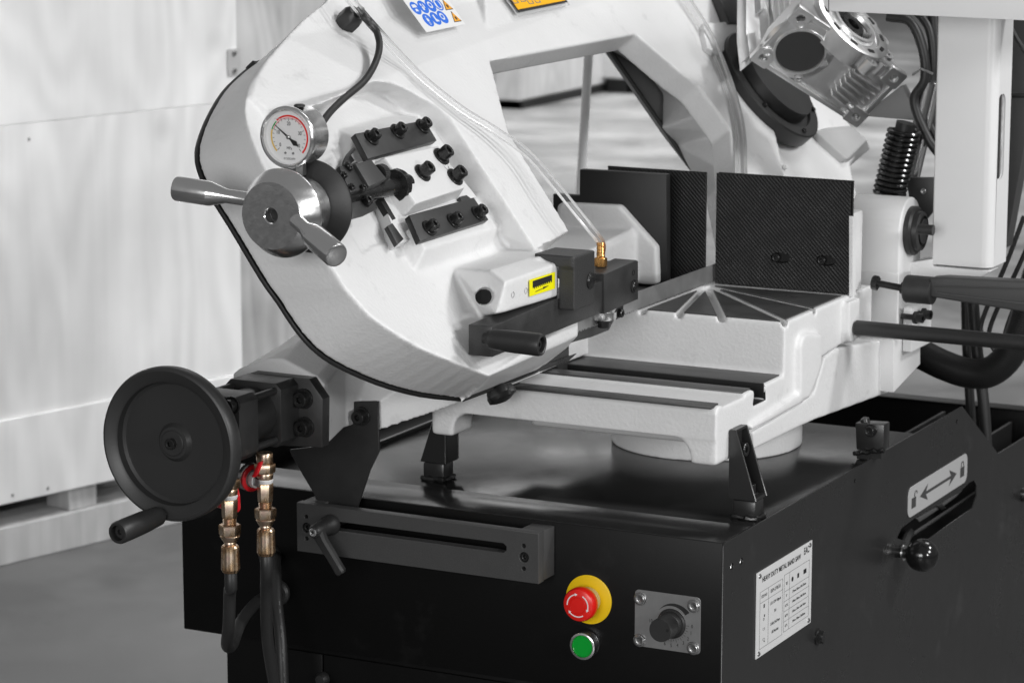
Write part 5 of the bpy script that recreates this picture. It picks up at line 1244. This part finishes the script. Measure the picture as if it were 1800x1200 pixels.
# output flange upper right of gearbox
OF = thing('output_flange', 'round ribbed aluminium output flange on the far side of the gearbox', 'flange', bp(1520, 50, .1))
oc = GF_.pt(LU * .52, LV_ + .004, -.045); oc = oc + ray(1522, 38) * 0; of_ = axis_frame(oc, GVV)
obj('flange_ring', lathe(B(), of_, [(.062, -.03), (.062, -.002), (.058, 0), (.046, 0), (.044, -.004), (.038, -.004), (.036, .002), (.030, .002), (.028, -.004)], 72, None, (True, False)), M_alu, OF)
obj('shaft_bore', lathe(B(), of_, [(.028, -.0035), (.02, -.006), (.018, -.001), (.010, -.001), (.009, -.008), (0, -.008)], 48, None, (False, False)), M_screw, OF)
for k in range(10):
    an = 2 * pi * k / 10; obj('flange_pocket', curve2d([rrect(-.0065, -.003, .0065, .003, .0015, 2)], Fr(of_.pt(.052 * cos(an), .052 * sin(an), .0), of_.u * -sin(an) + of_.v * cos(an), of_.u * cos(an) + of_.v * sin(an)), -.0006, .0006), M_edge, OF)
for k in range(5):
    an = radians(-110 + 28 * k); q = of_.pt(.066 * cos(an), .066 * sin(an), -.006)
    obj('flange_lug', lathe(B(), axis_frame(q, of_.n), [(.010, -.02), (.010, 0), (.0045, .0), (.004, -.004), (0, -.004)], 20, None, (True, False)), M_alu, OF)
# cast fairing between gearbox and pole
obj('rear_web', prism([P(x, y, Y=.86) for x, y in ((1520, 200), (1585, 150), (1600, 180), (1622, 213), (1512, 204))], V(0, .02, 0), .001), mat('dark_grey_casting', .2, .5), OF)
# upper left bracket at the bow shoulder
obj('shoulder_rib', bprism([(1236, 40), (1310, 36), (1312, 62), (1290, 82), (1262, 94), (1244, 84), (1238, 60)], .045, .03, .003), M_white, FT2)
obj('shoulder_rib', bprism([(1255, -30), (1300, -30), (1312, 40), (1282, 40)], .05, .03, .002), M_black, FT2)
# spring, cylinder rod, plate
SPG = thing('coil_spring', 'black coiled return spring between the bow foot and the hinge', 'spring', P(1565, 330, Y=.78))
t0 = P(1590, 228, Y=.80); b0 = P(1562, 344, Y=.80); ax_ = axis_frame(b0, t0 - b0); Ls = (t0 - b0).length; hel = []
nt = 13
for i in range(nt * 16 + 1): an = 2 * pi * i / 16; hel.append(ax_.pt(.0205 * cos(an), .0205 * sin(an), Ls * i / (nt * 16)))
obj('spring_wire', tube(B(), hel, .0034, 8), mat('glossy_black_spring', .01, .18, spec=.7), SPG)
obj('spring_core', lathe(B(), ax_, [(.0135, -.005), (.0135, Ls + .01)], 24), M_rubber, SPG)
CYL = thing('lift_cylinder', 'dark gas strut with bright rod behind the spring', 'strut', P(1610, 300, Y=.84))
r0 = axis_frame(P(1606, 316, Y=.86), P(1632, 205, Y=.86) - P(1606, 316, Y=.86))
obj('strut_rod', lathe(B(), r0, [(.008, 0), (.008, .14)], 24), M_chrome, CYL); 
r1 = axis_frame(P(1592, 316, Y=.85), P(1620, 200, Y=.85) - P(1592, 316, Y=.85)); obj('strut_tube', lathe(B(), r1, [(.009, 0), (.009, .14)], 24), M_steel, CYL)
obj('strut_plate', prism([P(x, y, Y=.84) for x, y in ((1592, 312), (1640, 312), (1640, 372), (1620, 396), (1600, 360))], V(0, .006, 0), .0006), mat('dark_plate', .03, .5), CYL)
place('screw', SCREWS, M_steel, Fr(P(1624, 336, Y=.8397), (1, 0, 0), (0, 0, 1)), CYL, scale=.6)
obj('shaft_stub', lathe(B(), axis_frame(P(1618, 403, X=0), (1, 0, 0)), [(.007, -.002), (.007, .018)], 24), M_rubber, CYL)
# cables beside the column
for i, (lab, pts, r) in enumerate((
    ('thick black cable hanging left of the white column', ((1560, 30), (1600, 40), (1622, 90), (1625, 140), (1608, 170), (1612, 200), (1632, 245), (1650, 270)), .0065),
    ('black cable bunched beside the white column', ((1585, 20), (1616, 60), (1630, 120), (1628, 170), (1625, 220), (1640, 262)), .005),
    ('black cable closest to the white column', ((1600, 10), (1632, 50), (1640, 110), (1636, 160), (1632, 210), (1650, 250)), .006),
    ('dark cable looping down from behind the gearbox', ((1640, 20), (1644, 80), (1642, 150), (1641, 210), (1648, 260)), .009))):
    t = thing('power_cable', lab, 'cable', P(1620, 100, Y=.85)); t['group'] = 'black cables left of the white column'
    obj('cable_sheath', tube(B(), spline([P(x, y, Y=.84 + .012 * i) for x, y in pts], 10), r, 12), M_rubber, t)
    if i == 0: obj('cable_tie', lathe(B(), Fr(P(1622, 125, Y=.85), (1, 0, 0), (0, 1, 0)), [(.0, 0)], 3) if False else tube(B(), [P(1604, 132, Y=.83), P(1618, 121, Y=.825), P(1640, 130, Y=.83)], .0018, 6), M_steel, t)
# dark support sheet right of the column
t = thing('support_post', 'dark grey slanted steel post right of the white column', 'post', P(1780, 300, Y=.9))
obj('post_body', prism([P(x, y, Y=.92) for x, y in ((1764, 30), (1860, 30), (1860, 100), (1800, 260), (1768, 436), (1764, 430))], V(0, .03, 0), .001), mat('dark_grey_steel', .06, .5), t)
t = thing('black_pipe', 'thin black cable crossing behind the white column at the right edge', 'cable', P(1790, 168, Y=.8))
obj('cable_sheath', tube(B(), spline([P(1770, 168, Y=.82), P(1800, 168, Y=.82), P(1860, 172, Y=.82)], 6), .0035, 10), M_rubber, t)
obj('cable_sheath', tube(B(), spline([P(1776, 48, Y=.82), P(1800, 88, Y=.82), P(1860, 160, Y=.82)], 6), .0035, 10), M_rubber, t)
# corrugated conduit under the bar
t = thing('corrugated_conduit', 'thick black corrugated conduit looping behind the stop bar', 'conduit', P(1700, 650, Y=.95))
cp_ = spline([P(x, y, Y=.95) for x, y in ((1600, 612), (1625, 625), (1660, 642), (1700, 655), (1735, 655), (1765, 635), (1790, 595), (1808, 540), (1825, 480))], 60)
obj('conduit_sleeve', tube(B(), cp_, .021, 20, True, lambda i, n: .0205 + .0013 * (1 if i % 4 < 2 else -1)), M_rubber, t)
for i, (xa, ya, xb, yb, yy, r) in enumerate(((1697, 500, 1706, 720, 1.02, .007), (1708, 500, 1730, 720, 1.0, .0085))):
    t = thing('floor_cable', ('left' if i == 0 else 'right') + ' one of two black cables dropping below the stop bar', 'cable', P(xb, yb, Y=yy)); t['group'] = 'black cables dropping below the stop bar'
    obj('cable_sheath', tube(B(), spline([P(xa, ya, Y=yy), P((xa + xb) / 2 - 2, (ya + yb) / 2, Y=yy), P(xb, yb, Y=yy), P(xb + 6, yb + 120, Y=yy)], 8), r, 12), M_rubber, t)
for i, (pts) in enumerate((((1800, 380), (1770, 460), (1735, 540), (1724, 580), (1740, 600)), ((1812, 420), (1785, 480), (1752, 545), (1738, 590), (1750, 620)), ((1830, 430), (1800, 500), (1775, 560), (1765, 600), (1775, 630)))):
    t = thing('wire_loop', ('outermost', 'middle', 'innermost')[i] + ' of three thin black wires curving down at the right edge', 'cable', P(pts[3][0], pts[3][1], Y=.98)); t['group'] = 'thin wires at the right edge'
    obj('cable_sheath', tube(B(), spline([P(x, y, Y=.98 + .01 * i) for x, y in pts], 10), .0035, 8), M_rubber, t)
# thin pole seen in the window
t = thing('upright_pole', 'thin white upright pole seen through the window of the bow', 'pole', P(1020, 330, Y=1.5))
p0_ = P(1020, 340, Y=1.5); p1_ = P(1038, 40, Y=1.5); dn = (p0_ - p1_).normalized()
obj('pole_rod', lathe(B(), axis_frame(p1_, dn), [(.0078, 0), (.0078, (p0_ - p1_).length + .5)], 24), M_whitesmooth, t)

# ================================================================ hydraulic fittings and hoses
def fitting(label, top_px, Y0, hose_pts, lower, gl):
    t = thing('hydraulic_hose', label, 'hose', P(*top_px, Y=Y0))
    x, y = top_px
    f = axis_frame(P(x, y, Y=Y0), (0, 0, -1))
    k = 1 / 1630.
    def seg(name, r0, r1, h0, h1, m=M_zinc, hexed=True, extra=None):
        pr = extra or [(r0 * .93, h0), (r0, h0 + .0012), (r1, h1 - .0012), (r1 * .93, h1)]
        pr = [(q_[0] * 1.13, q_[1]) for q_ in pr]
        obj(name, lathe(B(), f, pr, 36, (lambda kk, t_, r: hexr(r * 1.08)(t_)) if hexed else None), m, t)
    L = lower
    seg('adapter', .0085, .0085, 0 * k, 20 * k, hexed=False)
    seg('hex_nut', .0100, .0100, 20 * k, 38 * k)
    seg('adapter', .0086, .0084, 38 * k, 50 * k, hexed=False)
    seg('thread_tape', .0086, .0080, 50 * k, 58 * k, M_tape, False)
    seg('hex_body', .0078, .0070, 58 * k, 94 * k)
    thr = []
    for i in range(6): thr += [(.0068, (94 + i * 2.2) * k), (.0060, (95 + i * 2.2) * k)]
    seg('thread', 0, 0, 0, 0, hexed=False, extra=thr)
    seg('swivel_nut', .0104, .0100, 106 * k, 126 * k)
    seg('swivel_skirt', .0100, .0075, 126 * k, 138 * k, hexed=False)
    seg('neck', .0058, .0058, 138 * k, 146 * k, hexed=False)
    fer = B(); lathe(fer, f, [(.0085, 145 * k), (.0097, 149 * k), (.0103, 190 * k), (.0084, 196 * k), (.0075, 197 * k)], 40, lambda kk, t_, r: r * (1 + .05 * (1 if int(t_ / (2 * pi) * 40) % 4 < 2 else -.4)))
    obj('ferrule', fer, M_zinc, t, ang=20)
    pts = [f.pt(0, 0, 190 * k), f.pt(0, 0, 225 * k)] + [P(a, b, Y=c) for a, b, c in hose_pts]
    obj('rubber_hose', tube(B(), spline(pts, 12), .0072, 18), M_rubber, t)
    return t, f
t, f = fitting('right hydraulic hose with brass coloured fittings and red valve handle under the vice cylinder', (465, 795), -.235, [(468, 1040, -.215), (470, 1120, -.19), (484, 1210, -.15), (500, 1300, -.12)], 0, 0)
v0 = f.pt(-.008, 0, .030)
vf = axis_frame(P(452, 843, Y=-.235), V(-1, .35, .1))
obj('valve_body', lathe(B(), vf, [(.0085, -.012), (.0085, .006), (.011, .0065), (.011, .009)], 24, lambda k, t_, r: hexr(r)(t_) if k < 2 else r), M_steel, t)
obj('thread_tape', lathe(B(), vf, [(.0095, -.002), (.0102, .003), (.0092, .006)], 20), M_tape, t)
obj('valve_cap', lathe(B(), vf, [(.0155, .010), (.0165, .011), (.0165, .016), (.014, .018), (0, .018)], 32), M_steel, t)
obj('valve_handle', lathe(B(), vf, [(.0150, .0068), (.0158, .0072), (.0158, .0098), (.0150, .0100)], 32), M_redlever, t)
obj('valve_handle', prism([P(x, y, Y=-.25) for x, y in ((446, 828), (453, 812), (459, 812), (453, 832), (446, 840), (441, 838))], V(0, .006, 0), .0015), M_redlever, t)
t2, f2 = fitting('left hydraulic hose with brass coloured fittings half hidden behind the handwheel', (402, 822), -.30, [(404, 1040, -.28), (402, 1100, -.26), (399, 1132, -.23), (408, 1132, -.19), (425, 1090, -.12), (455, 1055, -.05), (488, 1040, -.004)], 0, 0)
obj('valve_handle', prism([P(x, y, Y=-.288) for x, y in ((414, 856), (418, 872), (419, 896), (415, 902), (412, 880))], V(0, .006, 0), .0015), M_redlever, t2)
obj('valve_body', lathe(B(), axis_frame(P(392, 880, Y=-.29), (-1, .2, .1)), [(.009, -.012), (.009, .006), (.007, .009)], 24), M_redlever, t2)
t = thing('hydraulic_hose', 'black return hose with faint white printing, right of the right brass fitting', 'hose', P(490, 1000, Y=-.02))
hp3 = spline([P(482, 974, Y=-.003), P(484, 992, Y=-.03), P(487, 1060, Y=-.06), P(494, 1130, Y=-.08), P(498, 1220, Y=-.09), P(500, 1300, Y=-.09)], 12)
obj('rubber_hose', tube(B(), hp3, .0072, 18), M_rubber, t)
for i in range(12):
    y = 1040 + i * 14; q = P(490 + (i * .9), y, Y=-.076 - i * .002)
    obj('hose_print', prism([q + V(.002, -.004, 0), q + V(.0032, -.004, 0), q + V(.0034, -.004, -.005), q + V(.0022, -.004, -.005)], V(0, .0002, 0)), M_inkgrey, t) if i % 3 else None
